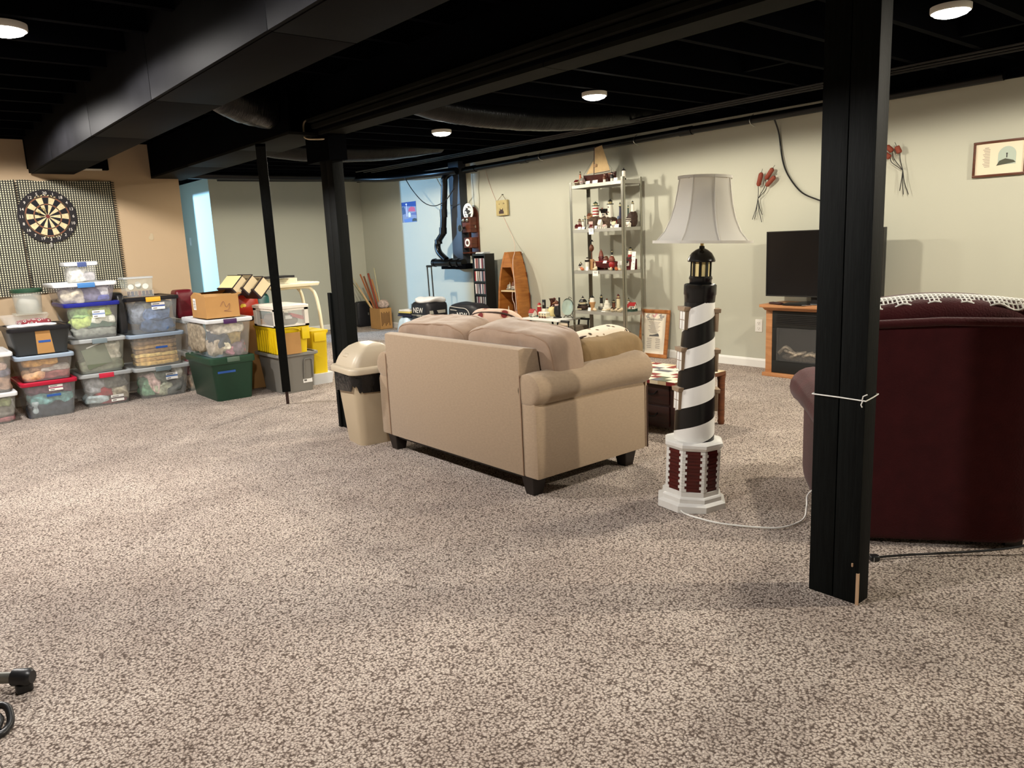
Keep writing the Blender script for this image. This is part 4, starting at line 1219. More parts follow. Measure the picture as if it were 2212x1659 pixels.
t = fig('lighthouse_figurine', 'white tiered wedding cake lighthouse in the middle of the fourth shelf', 'figurine', 5.82, 5.485, Z4)
obj('tower', G().lathe([(.042, 0), (.042, .03), (.046, .034), (.03, .04), (.029, .07), (.033, .074), (.022, .078), (.02, .1), (.01, .108)], 18), F['white'], t, smooth=40)
obj('finial', G().lathe([(.009, .105), (.009, .118), (.003, .125)], 8), F['brown'], t)
rk(t, .10, .09, .02, 'shell', seed=34)
t = fig('lighthouse_figurine', 'short dark brown lighthouse with pale lantern on the fourth shelf', 'figurine', 5.88, 5.445, Z4)
lh(t, .11, .018, 'brown', 'black', taper=.9)
rk(t, .06, .05, .03, 'rock', seed=35)
t = fig('lighthouse_figurine', 'tall cream lighthouse with dark red top on the fourth shelf', 'figurine', 5.90, 5.40, Z4)
lh(t, .17, .021, 'cream', 'dred', taper=.8)
rk(t, .055, .055, .02, 'rock', seed=36)
for i, (x, y, s, lb) in enumerate(((5.73, 5.575, .042, 'round white seashell under the black over white lighthouse'), (5.73, 5.34, .042, 'round white seashell right of the tiered lighthouse'), (5.78, 5.33, .042, 'pale seashell in front of the short dark brown lighthouse'), (5.74, 5.235, .052, 'large white seashell left of the right front upright'))):
    shell(lb + ' on the fourth shelf', x, y, Z4, s, 'shell', R(40 * i))
t = fig('lighthouse_sculpture', 'white light station with bright red roofs at the right end of the fourth shelf', 'figurine', 5.87, 5.205, Z4)
obj('base', G().loft([rr(.10, .12, .02, 0, 3), rr(.10, .12, .02, .025, 3)]), F['green'], t)
cot(t, .07, .05, .065, 'white', 'red', z0=.022, oy=-.02, rz=R(20))
cot(t, .04, .04, .05, 'white', 'red', z0=.022, oy=.035, ox=-.02)
cot(t, .03, .03, .035, 'white', 'red', z0=.022, oy=.0, ox=-.035)
lh(t, .115, .013, 'white', 'black', z0=.022, oy=.045, ox=.02)
t = fig('lighthouse_figurine', 'thin dark lighthouse behind the red roofed light station', 'figurine', 5.92, 5.30, Z4)
lh(t, .115, .009, 'brown', 'black')
card('small white card below the flowerpot lighthouse', 5.715, 5.64, Z4, .04, .034)
card('small white card lying before the tiered lighthouse', 5.70, 5.43, Z4, .05, .014, 60)
t = fig('driftwood_piece', 'dark driftwood with dried beige grass on the bottom shelf', 'ornament', 5.80, 5.20, SZ[4])
rk(t, .13, .10, .06, 'rock2', seed=41, name='driftwood')
for k in range(7):
    obj('grass_blade', G().tube(bez([(0, -.03 + .012 * k, .05), (-.02, -.02 + .01 * k, .10), (-.03, .0 + .012 * k, .085)], 4), .003, 5), F['tan'], t)

# ------------------------------------------------------------------ boat shelf
M_BOAT = wood('honey pine', col(172, 112, 52), col(144, 86, 36), (1, 1, 7), .4, 3)
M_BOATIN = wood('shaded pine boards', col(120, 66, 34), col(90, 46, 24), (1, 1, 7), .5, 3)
t = thing('boat_shelf', 'honey wood boat shaped bookcase standing on end against the right wall', 'bookcase', (5.86, 7.13, 0))
def hwid(z):
    pts = [(0, .185), (.2, .197), (.34, .195), (.62, .172), (.80, .140), (.92, .104), (1.02, .062), (1.095, .026)]
    for (a, wa), (b, wb) in zip(pts[:-1], pts[1:]):
        if z <= b:
            return wa + (wb - wa) * (z - a) / (b - a)
    return pts[-1][1]
zs = [1.095 * k / 18 for k in range(19)]
for sg in (-1, 1):
    lo = []
    for z in zs:
        w = hwid(z)
        lo.append([(-.012, sg * (w - .022), z), (-.012, sg * (w + .008), z), (.02, sg * (w + .006), z), (.10, sg * (w * 1.0 - .004), z), (.20, sg * (w * .86), z), (.20, sg * (w * .86 - .012), z), (.10, sg * (w - .018), z), (.012, sg * (w - .012), z)])
    if sg > 0:
        lo = [l[::-1] for l in lo]
    obj('hull_side', G().loft(lo), M_BOAT, t, smooth=40)
for k in range(8):
    y0 = -.165 + k * .0415
    ht = max(z for z in zs if hwid(z) * .86 > abs(y0 + .02))
    obj('back_plank', G().box(.19, .2, y0, y0 + .0405, 0.0, ht), M_BOATIN, t)
for z in (.025, .325, .645):
    w = hwid(z) - .014
    obj('shelf_board', G().box(.0, .19, -w * .93, w * .93, z - .016, z), mat('pale shelf board', col(214, 190, 150), .5), t)
obj('bow_deck', G().prism([(-.100, .92), (.100, .92), (.026, 1.09), (-.026, 1.09)], (-.010, .004), lambda u, v, w: (w, u, v)), M_BOAT, t)
obj('stem_cap', G().box(-.014, .19, -.03, .03, 1.08, 1.10), M_BOAT, t, bevel=.003)
for nm, y, z, lb in (('a', .07, .645, 'white ship figurine on the upper board of the boat shelf'), ('b', -.02, .645, 'white and brown cottage figurine on the upper board of the boat shelf')):
    t = fig('cottage_figurine', lb, 'figurine', 5.93, 7.13 + y, z, group='figurines in the boat shelf')
    rk(t, .06, .06, .022, 'grey', seed=51 + len(nm))
    if nm == 'a':
        cot(t, .035, .03, .05, 'white', 'grey', z0=.015)
        lh(t, .09, .008, 'white', 'brown', z0=.015, oy=-.02)
    else:
        cot(t, .045, .035, .08, 'white', 'brown', z0=.01)
t = fig('lighthouse_figurine', 'tiny lighthouse on a red based tray in the lower boat shelf', 'figurine', 5.91, 7.20, .325, group='figurines in the boat shelf')
obj('tray', G().loft([rr(.06, .10, .01, .0, 2), rr(.06, .11, .01, .04, 2)]), F['grey'], t)
obj('red_rim', G().loft([rr(.062, .112, .01, .04, 2), rr(.062, .112, .01, .055, 2)]), F['red'], t)
lh(t, .075, .008, 'white', 'cream', z0=.055)
t = fig('shell_pile', 'pale shell and cottage cluster in the lower boat shelf', 'figurine', 5.92, 7.06, .325, group='figurines in the boat shelf')
rk(t, .12, .06, .03, 'shell', seed=55)
cot(t, .04, .03, .045, 'white', 'orange', z0=.02, oy=.02)
cot(t, .03, .03, .035, 'pink', 'brown', z0=.02, oy=-.03)
solo('lamp_wire', G().tube(bez([(5.845, 7.04, .64), (5.838, 7.035, .55), (5.838, 7.0, .48), (5.838, 6.985, .36), (5.838, 6.96, .2), (5.84, 6.95, .02)], 8), .0035, 5), mat('pink white cord'), 'pale cord hanging inside the boat shelf opening', 'cord', smooth=60)

# ------------------------------------------------------------------ disc tower
t = thing('disc_tower', 'narrow black tower rack packed with compact discs', 'rack', (5.80, 7.485, 0))
M_TOWER = mat('black laminate', (.008, .009, .008), .4)
for y in (0, .234):
    obj('side_panel', G().box(0, .15, y, y + .016, 0, 1.088), M_TOWER, t)
obj('back_panel', G().box(.142, .15, .016, .234, 0, 1.088), M_TOWER, t)
obj('top_panel', G().box(0, .15, .016, .234, 1.064, 1.088), M_TOWER, t)
for k in range(6):
    obj('divider', G().box(.0, .142, .016, .234, .105 + k * .157, .127 + k * .157), M_TOWER, t)
cdc = [mat('disc spine %d' % i, col(*c), .35) for i, c in enumerate(((226, 224, 222), (190, 186, 196), (60, 58, 66), (150, 40, 44), (78, 92, 120), (120, 116, 110), (206, 200, 190), (40, 40, 44), (170, 168, 176), (96, 70, 66)))]
cme = [obj('x', G().box(0, .124, 0, .0098, 0, .122), m_) for m_ in cdc]
for o in cme:
    COL.objects.unlink(o)
random.seed(21)
dcn = ['white', 'pale grey', 'charcoal', 'red', 'slate blue', 'grey', 'cream', 'black', 'silver', 'brown']
ordn = ['first', 'second', 'third', 'fourth', 'fifth', 'sixth', 'seventh', 'eighth', 'ninth', 'tenth', 'eleventh', 'twelfth', 'thirteenth', 'fourteenth', 'fifteenth', 'sixteenth', 'seventeenth', 'eighteenth', 'nineteenth', 'twentieth', 'twenty-first']
words_ = ['bottom', 'fifth', 'fourth', 'third', 'second', 'top']
for k in range(6):
    y = 7.505
    z = .105 + k * .157 + .022
    if k < 1:
        continue
    n_ = 0
    while y < 7.485 + .222:
        ci = random.randrange(len(cme))
        n_ += 1
        o = cme[ci].copy()
        o.name = 'compact_disc'
        COL.objects.link(o)
        o.location = (5.803 + random.uniform(0, .005), y, z)
        if random.random() < .12:
            o.rotation_euler = (R(random.uniform(-5, 0)), 0, 0)
        tag(o, '%s disc case in the %s slot of the black tower, %s from its right' % (dcn[ci], words_[k], ordn[n_ - 1]), 'compact disc', 'discs in the %s slot of the black tower' % words_[k])
        y += .0109
for k in range(2):
    solo('disc_case', G().box(-.06, .06, -.07, .07, 0, .0095), mat('clear disc case', (.55, .58, .6), .15), ('lower' if k == 0 else 'upper') + ' flat disc case lying on top of the black tower', 'compact disc', (5.87, 7.61 - k * .01, 1.089 + k * .0105), R(8 * k))

# ------------------------------------------------------------------ low white table with ornaments
t = thing('side_table', 'low white folding table with dark legs holding ornaments', 'table', (5.56, 5.95, 0))
obj('top', G().box(0, .40, 0, .60, .355, .375), M_WHITE, t, bevel=.004)
for (y0, y1) in ((.05, .12), (.5, .42)):
    for x in (.04, .36):
        obj('leg', G().tube([(x, y0, .355), (x, y1, .0)], .011, 8), M_BLKMETAL, t)
    obj('stretcher', G().tube([(.04, (y0 + y1) / 2, .18), (.36, (y0 + y1) / 2, .18)], .008, 6), M_BLKMETAL, t)
obj('stretcher', G().tube([(.04, .1, .26), (.04, .45, .26)], .009, 6), M_BLKMETAL, t)
ZT = .375
gr = 'ornaments on the low white table'
t = fig('cottage_figurine', 'white cottage with red roof at the left end of the low table', 'figurine', 5.69, 6.51, ZT, group=gr)
cot(t, .075, .055, .085, 'white', 'red')
rk(t, .09, .08, .012, 'green', seed=61)
t = fig('lighthouse_figurine', 'red lighthouse with cream band on the low white table', 'figurine', 5.74, 6.45, ZT, group=gr)
obj('base', G().lathe([(.036, 0), (.03, .02)], 14), F['green'], t)
obj('tower', G().lathe([(.027, .02), (.024, .11)], 16), F['red'], t, smooth=40)
obj('lantern', G().lathe([(.02, .11), (.02, .132)], 12), F['cream'], t, smooth=40)
obj('roof', G().lathe([(.025, .132), (.018, .145), (.004, .158)], 14), F['red'], t, smooth=40)
t = fig('cordless_phone', 'black cordless phone standing in a white cradle on the low table', 'phone', 5.78, 6.40, ZT, group=gr)
obj('cradle', G().box(-.03, .03, -.03, .03, 0, .09), F['white'], t, bevel=.006)
obj('handset', G().box(-.022, -.002, -.022, .022, .085, .19), M_BLACKPL, t, bevel=.005)
obj('display', G().box(-.0232, -.022, -.014, .014, .13, .16), F['grey'], t)
obj('keypad', G().box(-.0232, -.022, -.013, .013, .095, .12), F['black'], t)
t = fig('picture_card', 'bright blue picture card propped behind the toy train on the low table', 'card', 5.80, 6.37, ZT, group=gr)
obj('sheet', G().box(-.002, 0, -.042, .042, 0, .10).mv(Matrix.Rotation(R(10), 4, 'Y')), pm('blue card', 40, 110, 200), t)
obj('cloud', G().box(-.0026, -.002, -.02, .025, .04, .055).mv(Matrix.Rotation(R(10), 4, 'Y')), pm('pale blue', 150, 200, 236), t)
obj('dark_top', G().box(-.0026, -.002, -.042, .042, .088, .1).mv(Matrix.Rotation(R(10), 4, 'Y')), F['navy'], t)
t = fig('toy_train', 'cream toy tram with little wheels on the low white table', 'toy', 5.66, 6.285, ZT, group=gr)
obj('body', G().box(-.03, .03, -.065, .065, .015, .055), F['cream'], t, bevel=.006)
obj('roof', G().loft([rr(.066, .14, .01, .055, 3), rr(.055, .12, .01, .068, 3)]), F['white'], t, smooth=40)
for y in (-.045, -.005, .04):
    obj('window', G().box(-.031, -.03, y - .012, y + .012, .032, .05), F['grey'], t)
    obj('wheel', G().lathe([(.013, -.005), (.013, .005)], 10), F['brown'], t, loc=(-.03, y, .013), rot=(0, PI / 2, 0))
t = fig('amber_vase', 'amber glass vase with dark brown flared neck on the low table', 'vase', 5.84, 6.335, ZT, group=gr)
obj('bowl', G().lathe([(.04, 0), (.058, .02), (.062, .05), (.055, .085), (.036, .108)], 22), pm('amber glass', 176, 146, 60, .12), t, smooth=60)
obj('neck', G().lathe([(.036, .108), (.026, .125), (.025, .16), (.034, .185), (.043, .198), (.04, .197), (.022, .16)], 22), pm('brown glass', 62, 26, 14, .12), t, smooth=60)
t = fig('owl_figurine', 'dark carved bird figurine beside the glass plate on the low table', 'figurine', 5.73, 6.145, ZT, group=gr)
obj('base', G().lathe([(.05, 0), (.045, .012)], 14), F['black'], t)
obj('body', G().puff((0, 0, .08), (.06, .07, .15), 2.4, 8, crumple(.006, 20)), F['black'], t, smooth=60)
obj('head', G().puff((0, .01, .165), (.045, .055, .05), 2.2, 7), F['brown'], t, smooth=60)
obj('beak', G().tube([(-.02, .02, .17), (-.04, .03, .16)], [.006, .001], 6), F['tan'], t)
obj('scarf', G().lathe([(.026, .135), (.03, .143), (.026, .152)], 12), F['pink'], t, smooth=50)
obj('plume', G().tube(bez([(0, .01, .185), (-.01, .03, .22), (-.01, .05, .205)], 5), .004, 5), F['dred'], t)
obj('post', G().box(-.006, .006, -.045, -.03, .0, .225), F['black'], t)
t = fig('glass_plate', 'round pale green glass plate in a curly wire easel', 'plate', 5.78, 6.015, ZT, group=gr)
obj('disc', G().lathe([(.001, 0), (.06, .003), (.088, .012), (.09, .016), (.06, .008), (.001, .005)], 28), pm('sea glass', 160, 176, 166, .1), t, loc=(0, 0, .12), rot=(0, R(-80), 0), smooth=50)
obj('easel', G().tube(bez([(-.01, .07, 0), (-.015, .035, .03), (-.018, 0, .015), (-.015, -.035, .03), (-.01, -.07, 0)], 5), .0035, 6).tube(bez([(.06, 0, 0), (.04, 0, .12), (.025, .02, .215), (.02, .0, .225), (.02, -.03, .21)], 5), .003, 6).tube([(-.01 + .01 * math.cos(a), .093 * math.cos(a), .12 + .093 * math.sin(a)) for a in [2 * PI * k / 30 for k in range(31)]], .003, 6), M_BLKMETAL, t, smooth=60)
# grey rack beside it
t = thing('luggage_rack', 'grey folded canvas stool between the low table and the shelf unit', 'stool', (5.60, 5.86, 0))
obj('canvas', G().box(0, .3, -.02, .10, .18, .30), pm('grey canvas', 112, 100, 86, .8), t, bevel=.01)
obj('top_bar', G().tube([(0, -.03, .36), (0, .13, .36)], .012, 8).tube([(.3, -.03, .36), (.3, .13, .36)], .012, 8), M_BLKMETAL, t)
obj('roll', G().tube([(0.0, -.02, .325), (0.0, .12, .325)], .018, 10), pm('tan canvas', 190, 172, 150, .8), t)
obj('leg', G().tube([(0, -.02, .36), (.0, .02, 0)], .010, 8).tube([(.3, -.02, .36), (.3, .02, 0)], .010, 8), M_BLKMETAL, t)

# ------------------------------------------------------------------ leaning certificate
t = thing('framed_print', 'oak framed grandmother verse leaning against the wall by the shelf unit', 'picture frame', (6.0, 5.035, 0), rot=(0, R(8), 0))
M_OAKF = wood('oak frame wood', col(168, 108, 56), col(136, 80, 38), (1, 1, 6), .4, 4)
w, h = .185, .485
for nm, bx_ in (('top', (-w, w, h - .038, h)), ('foot', (-w, w, 0, .038)), ('a', (-w, -w + .038, .038, h - .038)), ('b', (w - .038, w, .038, h - .038))):
    obj('frame_rail', G().box(-.022, 0, bx_[0], bx_[1], bx_[2], bx_[3]), M_OAKF, t, bevel=.005)
sh_ = obj('sheet', G().box(-.012, -.006, -w + .03, w - .03, .03, h - .03), pm('ivory paper', 234, 224, 204, .6), t)
text('title', 'Grandmother', .036, M_INK, t, (-.0125, 0, .385), FACE_X)
for k in range(9):
    l_ = .075 - .012 * (k % 3)
    obj('verse_line', G().box(-.013, -.012, -l_, l_, .355 - k * .0135, .360 - k * .0135), mat('faded ink', (.30, .26, .22), .8), sh_)
for k in range(6):
    for s_ in (-1, 1):
        obj('name_line', G().box(-.013, -.012, s_ * .055 - .032, s_ * .055 + .028 - .006 * (k % 2), .185 - k * .018, .191 - k * .018), mat('faded ink'), sh_)
obj('vignette', G().prism([(-.07, .215), (.06, .212), (.05, .225), (.02, .226), (-.01, .232), (-.05, .245), (-.062, .238)], (-.0135, -.012), lambda u, v, q: (q, u, v)), mat('black print', (.02, .018, .018), .7), sh_)
for k, (u, c) in enumerate(((-.085, 'grey'), (.085, 'grey'), (0, 'pink'))):
    obj('flower_print', G().puff((-.0125, u, .415 if k < 2 else .430), (.0016, .07, .05), 2, 6, crumple(.006, 40, k)), pm('print %s' % c, *((150, 146, 140) if c == 'grey' else (206, 150, 150)), .7), sh_)
obj('glass', G().box(-.0155, -.0148, -w + .034, w - .034, .034, h - .034), mat('clear glass', (1, 1, 1), .03, alpha=.06), t)

# ------------------------------------------------------------------ things on the right wall
t = thing('wall_picture', 'dark wood framed lighthouse verse print high on the right wall', 'picture frame', (6.075, 2.02, 1.638))
w, h = .165, .12
for bx_ in ((-w, w, h - .016, h), (-w, w, -h, -h + .016), (-w, -w + .016, -h + .016, h - .016), (w - .016, w, -h + .016, h - .016)):
    obj('frame_rail', G().box(-.012, .012, bx_[0], bx_[1], bx_[2], bx_[3]), wood('walnut frame', col(92, 48, 26), col(64, 30, 16), (1, 1, 6), .4, 4), t, bevel=.003)
sh_ = obj('sheet', G().box(-.002, .008, -w + .012, w - .012, -h + .012, h - .012), pm('pale mat board', 222, 208, 184, .6), t)
obj('arch_sky', G().prism([(-.10, -.045)] + [(-.045 + .055 * math.cos(a), .02 + .055 * math.sin(a)) for a in [PI - PI * k / 12 for k in range(12, -1, -1)]][::-1] + [(.01, -.045)], (-.003, -.002), lambda u, v, q: (q, u, v)), pm('print sky', 170, 182, 170, .6), sh_)
obj('headland', G().prism([(-.10, -.035), (-.085, -.02), (-.06, -.012), (-.035, -.005), (.0, -.018), (.018, -.05)], (-.0038, -.0028), lambda u, v, q: (q, u, v)), pm('print green', 70, 72, 58, .6), sh_)
obj('lighthouse_print', G().box(-.0045, -.0038, -.047, -.041, .0, .025).box(-.0045, -.0038, -.049, -.039, .025, .031), mat('black print'), sh_)
for k in range(12):
    obj('verse_line', G().box(-.003, -.002, .06, .105 - .006 * (k % 3), .062 - k * .0105, .066 - k * .0105), mat('faded ink'), sh_)
obj('verse_title', G().box(-.003, -.002, .068, .094, .072, .077), mat('faded ink'), sh_)
def cattail(label, knot, heads, ends):
    t = thing('cattail_decoration', label, 'wall decoration', (6.06, knot[0], knot[1]), group='metal cattails on the right wall')
    o = Vector((6.06, knot[0], knot[1]))
    M_CT = pm('rust brown velvet', 128, 58, 40, .7)
    for (y0, z0), (y1, z1) in heads:
        a, b = Vector((6.055, y0, z0)) - o, Vector((6.045, y1, z1)) - o
        d = (b - a).normalized()
        mid = a * .5 + Vector((0, (a.y * .35), a.z * .12))
        hd = obj('cattail_head', G().tube([a, a + (b - a) * .12, a + (b - a) * .88, b], [.011, .020, .020, .011], 10), M_CT, t, smooth=50)
        obj('spike', G().tube([b, b + d * .032], .002, 5), M_BLKMETAL, t)
        obj('stem', G().tube(bez([(0, 0, 0), mid, a], 8), .003, 5), M_BLKMETAL, t, smooth=60)
    for y, z in ends:
        e = Vector((6.065, y, z)) - o
        obj('stem', G().tube(bez([(0, 0, 0), (0, e.y * .35, e.z * .5), e], 8), .003, 5), M_BLKMETAL, t, smooth=60)
    return t
cattail('metal cattail bunch on the wall left of the thick post', (3.883, 1.496), (((3.88, 1.602), (3.843, 1.712)), ((3.806, 1.654), (3.735, 1.737)), ((3.80, 1.597), (3.715, 1.668))), ((3.94, 1.32), (3.918, 1.325), (3.847, 1.292), (3.842, 1.355)))
cattail('metal cattail bunch on the wall right of the thick post', (2.659, 1.618), (((2.739, 1.764), (2.782, 1.806)), ((2.754, 1.718), (2.794, 1.753)), ((2.684, 1.744), (2.706, 1.797))), ((2.677, 1.47), (2.649, 1.441), (2.612, 1.438)))
t = thing('hanging_plaque', 'small tan wooden plaque hanging from a nail by string', 'plaque', (6.06, 7.425, 1.63))
obj('board', G().box(-.008, .022, -.106, .106, -.092, .092), pm('tan plaque', 176, 160, 112, .7, noise_=(25, .1)), t, bevel=.004)
obj('string', G().tube([(.0, .08, .09), (.015, .0, .158), (.0, -.08, .09)], .003, 5), pm('jute', 130, 112, 80, .8), t)
obj('nail', G().lathe([(.006, 0), (.006, .02)], 8), M_BLKMETAL, t, loc=(.008, 0, .158), rot=(0, PI / 2, 0))
obj('cottage_print', G().prism([(-.04, -.07), (.05, -.07), (.05, -.04), (.03, -.03), (.03, -.005), (.015, -.02), (-.01, -.02), (-.025, 0), (-.03, -.035), (-.04, -.045)], (-.0095, -.008), lambda u, v, q: (q, u, v)), pm('plaque print', 60, 44, 40, .7), t)
obj('bird_print', G().box(-.0095, -.008, -.06, -.03, .045, .05).box(-.0095, -.008, -.047, -.043, .045, .065).box(-.0095, -.008, .03, .05, .045, .05), pm('plaque print'), t)
# poster: simple harbour scene of flat print
t = thing('poster', 'small blue and pink poster on the blue-lit part of the right wall', 'poster', (6.086, 9.57, 1.70))
sh_ = obj('sheet', G().box(0, .003, -.19, .19, -.142, .142), pm('poster pale', 130, 138, 165, .5), t)
def ps(name, poly, c, lay=1):
    obj(name, G().prism(poly, (-.0006 * lay, -.0006 * lay + .0006), lambda u, v, q: (q, u, v)), pm('poster %d %d %d' % c, *c, .5), sh_)
ps('sky', [(-.19, .07), (.19, .09), (.19, .142), (-.19, .142)], (12, 58, 140))
ps('sea', [(-.19, -.142), (.12, -.142), (.15, -.10), (-.02, -.085), (-.19, -.10)], (90, 120, 180))
ps('sunset_roof', [(-.17, .0), (.02, .01), (.0, .05), (-.06, .075), (-.15, .06)], (190, 80, 110))
ps('tower', [(.04, -.06), (.075, -.06), (.068, .11), (.05, .11)], (190, 186, 220), 2)
ps('lantern', [(.035, .105), (.085, .105), (.075, .122), (.045, .122)], (225, 230, 245), 3)
ps('trees', [(.09, -.02), (.17, -.03), (.18, .07), (.13, .085), (.10, .04)], (60, 80, 120), 2)
ps('house', [(-.04, -.07), (.02, -.07), (.02, -.02), (-.01, .0), (-.04, -.02)], (220, 225, 210), 3)
ps('shore', [(-.19, -.05), (-.05, -.04), (-.05, -.02), (-.19, -.01)], (90, 100, 150), 2)
ps('bushes', [(-.19, -.135), (-.07, -.135), (-.08, -.10), (-.13, -.09), (-.19, -.10)], (50, 60, 60), 3)
ps('edge', [(.182, -.142), (.19, -.142), (.19, .142), (.182, .142)], (30, 24, 40), 3)
# black plywood wall box that carries the waste pipe
t = thing('wall_box', 'black painted plywood wall box with a ledge behind the waste pipe', 'wall box', (5.97, 8.16, 0))
M_BOXB = mat('navy black paint', (.026, .030, .040), .5, noise_=(5, .15))
obj('box_front', G().box(0, .115, 0, .225, .96, 2.26), M_BOXB, t, bevel=.003)
obj('ledge', G().box(-.12, .115, -.20, .34, .90, .965), M_BLACK, t, bevel=.004)
# telephone
t = thing('wall_telephone', 'antique wooden wall telephone with round plate above it', 'telephone', (6.085, 8.035, 1.33))
M_PH = wood('red brown phone wood', col(96, 48, 30), col(66, 30, 18), (1, 1, 7), .4, 4)
obj('backboard', G().prism([(-.10, -.27), (.10, -.27), (.10, .22)] + [(.10 * math.cos(a), .22 + .13 * math.sin(a)) for a in [PI * k / 10 for k in range(1, 10)]] + [(-.10, .22)], (-.02, 0), lambda u, v, q: (q, u, v)), M_PH, t)
obj('upper_box', G().box(-.13, -.02, -.088, .088, .03, .22), M_PH, t, bevel=.005)
obj('lower_box', G().box(-.12, -.02, -.085, .085, -.165, -.035), M_PH, t, bevel=.005)
obj('writing_shelf', G().loft([rr(.12, .19, .01, -.235, 2, -.08, 0), rr(.13, .2, .01, -.22, 2, -.08, 0)]), M_PH, t)
for y in (-.04, .04):
    obj('bell', G().puff((-.145, y, .185), (.04, .058, .058), 2, 8), M_CHROME, t, smooth=80)
obj('mouthpiece', G().tube([(-.13, .03, .09), (-.19, .04, .085), (-.20, .04, .085)], [.014, .016, .042], 16), M_BLACKPL, t, smooth=40)
obj('mouthpiece_rim', G().tube([(-.20, .04 + .042 * math.cos(a), .085 + .042 * math.sin(a)) for a in [2 * PI * k / 24 for k in range(25)]], .005, 6), M_CHROME, t, smooth=60)
obj('dial', G().tube([(-.121, .0, -.10), (-.127, 0, -.10)], .05, 20), M_CARD, t, smooth=40)
obj('dial_centre', G().tube([(-.127, .0, -.10), (-.130, 0, -.10)], .026, 16), M_PH, t, smooth=40)
obj('crank', G().tube([(-.075, -.09, .11), (-.075, -.12, .11), (-.075, -.12, .08)], .006, 6), M_CHROME, t)
obj('hook', G().tube(bez([(-.07, .09, .17), (-.07, .13, .17), (-.07, .13, .15)], 4), .006, 6), M_BLKMETAL, t)
pt_ = obj('plate', G().tube([(-.085, 0, .29), (-.092, 0, .29)], .105, 28), M_CARD, t, smooth=40)
obj('plate_print', G().puff((-.093, 0, .29), (.003, .15, .15), 2, 9, crumple(.012, 30)), mat('black print'), t, smooth=60)
random.seed(4)
for k in range(9):
    a = k * .7
    obj('plate_flower', G().puff((-.0945, .055 * math.cos(a), .29 + .055 * math.sin(a)), (.004, .035, .022), 2, 4), M_CARD, t, smooth=60)
# ------------------------------------------------------------------ bags behind the loveseat
t = thing('sewing_bag', 'black wheeled sewing machine bag with white lettering and a towel on it', 'bag', (5.36, 8.16, 0))
M_NYL = mat('black nylon', (.010, .010, .014), .5, bump=(120, .1))
obj('bag_body', G().puff((.16, .19, .27), (.33, .40, .48), 9, 10, crumple(.006, 9)), M_NYL, t, smooth=60)
obj('handle_bar', G().tube([(.27, .33, .45), (.27, .345, .945)], .009, 8).tube([(.27, .235, .45), (.27, .25, .945)], .009, 8), M_BLACKPL, t)
obj('grip', G().puff((.27, .298, .95), (.025, .125, .03), 5, 6), M_BLACKPL, t, smooth=60)
obj('band', G().box(-.012, -.006, .02, .36, .335, .345), F['grey'], t)
obj('side_label', G().box(.03, .27, -.012, -.008, .36, .40), pm('grey label', 176, 172, 160, .6), t)
for y in (.05, .33):
    obj('wheel', G().lathe([(.03, -.01), (.03, .01)], 14), M_BLACKPL, t, loc=(.30, y, .03), rot=(PI / 2, 0, 0))
text('lettering', 'NEW', .10, M_CARD, t, (-.011, .20, .40), FACE_X)
text('lettering', 'HOME', .035, M_CARD, t, (-.011, .19, .335), FACE_X)
solo('white_towel', G().puff((0, 0, .03), (.30, .40, .075), 3, 12, crumple(.03, 7)), pm('white cloth', 222, 222, 224, .85, bump=(40, .3)), 'crumpled white towel on top of the wheeled sewing bag', 'towel', (5.53, 8.33, .497), R(5), smooth=70)
t = thing('duffel_bag', 'low black duffel bag with white lettering next to the disc tower', 'bag', (5.46, 7.56, 0))
obj('bag_body', G().puff((.12, 0, .255), (.30, .60, .51), 5, 12, crumple(.012, 6)), M_NYL, t, smooth=70)
obj('trim', G().tube(bez([(-.03, .20, .47), (-.036, .0, .46), (-.036, -.14, .45), (-.034, -.2, .39), (-.034, -.15, .32)], 6), .005, 6).tube(bez([(-.036, .18, .43), (-.037, .05, .425)], 4), .005, 6), pm('grey trim', 190, 186, 180, .5), t, smooth=60)
text('lettering', 'NEW', .09, M_CARD, t, (-.042, -.06, .37), FACE_X)
solo('plastic_bag', G().puff((0, 0, .15), (.22, .26, .30), 3, 10, crumple(.03, 9)), pm('pale blue plastic', 190, 210, 226, .25, spec=.6), 'crumpled pale blue plastic bag left of the wheeled sewing bag', 'bag', (5.42, 8.73, 0), 0, smooth=50)
t = thing('magazine_stack', 'stack of navy and yellow magazines on the pale plastic bag', 'magazines', (5.44, 8.70, .31), R(6))
for k, c in enumerate(((30, 32, 60), (24, 24, 30), (206, 190, 110), (226, 222, 214))):
    obj('magazine', G().box(-.10, .10, -.15 + .01 * k, .14 - .012 * k, k * .022, k * .022 + .02), pm('magazine %d' % k, *c, .5), t, bevel=.003)
t = thing('wire_rack', 'small wire display rack standing on the magazine stack', 'rack', (5.46, 8.64, .40))
obj('wire_frame', G().tube([(0, -.05, 0), (0, -.05, .07)], .002, 5).tube([(0, .05, 0), (0, .05, .07)], .002, 5).tube([(0, -.035, 0), (0, -.035, .07)], .002, 5).tube([(0, .035, 0), (0, .035, .07)], .002, 5).tube([(0, -.05, .04), (0, .05, .04)], .002, 5).box(-.03, .03, -.055, .055, 0, .002), M_BLKMETAL, t)
solo('striped_cloth', G().puff((0, 0, .12), (.10, .34, .24), 4, 8, crumple(.01, 9)), M_PRINT, 'black and white printed cloth in front of the wheeled sewing bag', 'cloth', (5.27, 8.42, 0), 0, smooth=60)
